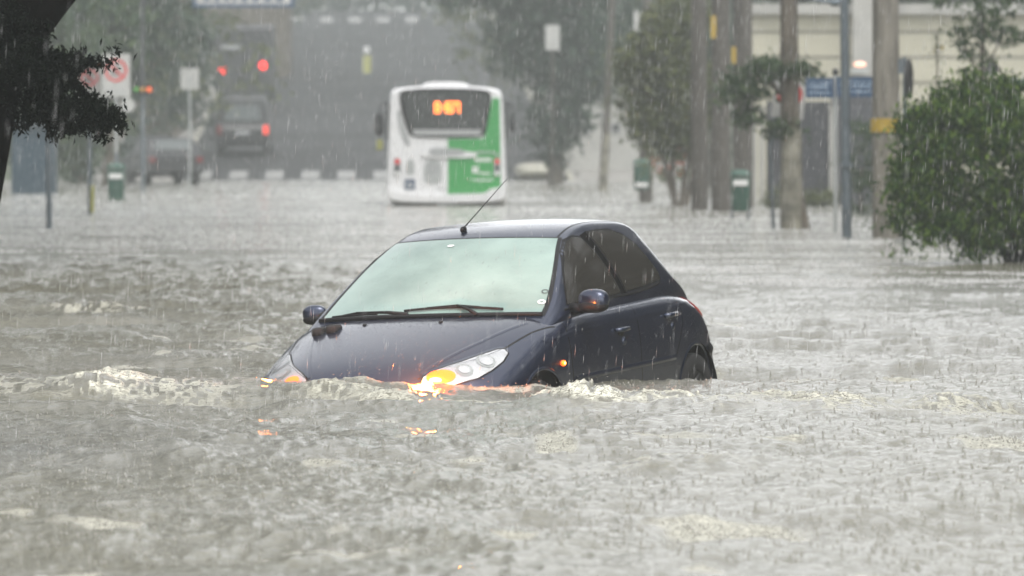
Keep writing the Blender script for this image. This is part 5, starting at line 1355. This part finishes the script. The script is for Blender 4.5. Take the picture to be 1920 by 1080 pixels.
# dark brick blocks added out of view on both banks to darken reflections
for (bx0, bx1, by0, by1, hh, lb) in ((11.5, 19, 34, 122, 5.5, 'long dark brick building added out of view on the right bank to darken reflections'), (-21, -14.5, 30, 132, 6.5, 'long dark brick building added out of view on the left bank to darken reflections')):
    sx = 1 if bx0 > 0 else -1; face = bx0 if sx > 0 else bx1
    t = empty('added_brick_building', (0, 0, 0)); tag(t, lb, 'building')
    MB().box(bx0, bx1, by0, by1, -.6, hh).build('wall', M['brick'], t)
    MB().box(bx0 - .3, bx1 + .3, by0 - .3, by1 + .3, hh + .003, hh + .3).build('roof', M['bark'], t)
    for k in range(14):
        y = by0 + 3 + k * 6.2
        w2 = MB().box(face - .05, face + .05, y, y + 1.8, 1.2, 2.9).build('window', M['greypaint'], t); MB().box(face - .06, face + .06, y + .1, y + 1.7, 1.3, 2.8).build('pane', M['darkglass'], w2)
# houses stepping up the left side of the road, deep in the haze
for k, (px, Y, w, h, m, lb) in enumerate(((395, 330, 7, 6.5, 'bark', 'dark hazy house front left of the lorry roof'), (130, 272, 8, 5.5, 'bark', 'hazy dark house between the trees at the far left'), (1085, 360, 8, 6, 'wallpale', 'faint pale house on the right flank of the hill'))):
    x = wx(px, Y) - w / 2; g0 = float(gz(x, Y)); t = empty('hill_house', (x, Y + 1, g0)); tag(t, lb, 'house')
    MB().box(0, w, 0, 7, -1, h).build('wall', M[m], t)
    MB().prism([(-.4, h), (w + .4, h), (w / 2, h + 1.6)], -.4, 7.4).build('roof', M['bark'], t)
    for i_ in range(3):
        for j in range(2):
            w2 = MB().box(w * (.15 + .27 * i_), w * (.15 + .27 * i_) + 1.0, -.05, -.01, .9 + j * 2.8, 2.1 + j * 2.8).build('window', M['greypaint'], t)
            MB().box(w * (.15 + .27 * i_) + .08, w * (.15 + .27 * i_) + .92, -.065, -.051, .98 + j * 2.8, 2.02 + j * 2.8).build('pane', M['darkglass'], w2)
# a far wood closing the crest
b_ = []
for j in range(40):
    x = -60 + j * 3.1; Y = 470 + (j * 37 % 11) * 3
    b_.append((x, Y, 9.5 + 1.6 + (j * 53 % 7) * .3, 3.4, 3, 3.0, 1)); b_.append((x + 1.5, Y + 6, 12.2 + (j * 29 % 5) * .3, 3.4, 3, 2.6, 1))
tag(leaves('far_wood', b_, 30000, .8, M['leafcool'], None, seed=300, cr=1.2, clump=2000), 'far off wooded skyline fading in the rain beyond the crest', 'wood', kind='stuff')

# ---------------------------------------------------------------- the wet air
hz = bpy.data.materials.new('wet air'); hz.use_nodes = True; t = hz.node_tree; t.nodes.clear()
o = t.nodes.new('ShaderNodeOutputMaterial'); v = t.nodes.new('ShaderNodeVolumePrincipled'); v.inputs['Color'].default_value = (.50, .53, .525, 1)
v.inputs['Density'].default_value = .0016; v.inputs['Anisotropy'].default_value = .2
t.links.new(v.outputs[0], o.inputs['Volume'])
hb = MB().box(-322, 322, -62, 902, -2.6, 27).build('haze', hz); tag(hb, 'pale grey rain haze filling the street', 'haze', kind='stuff')
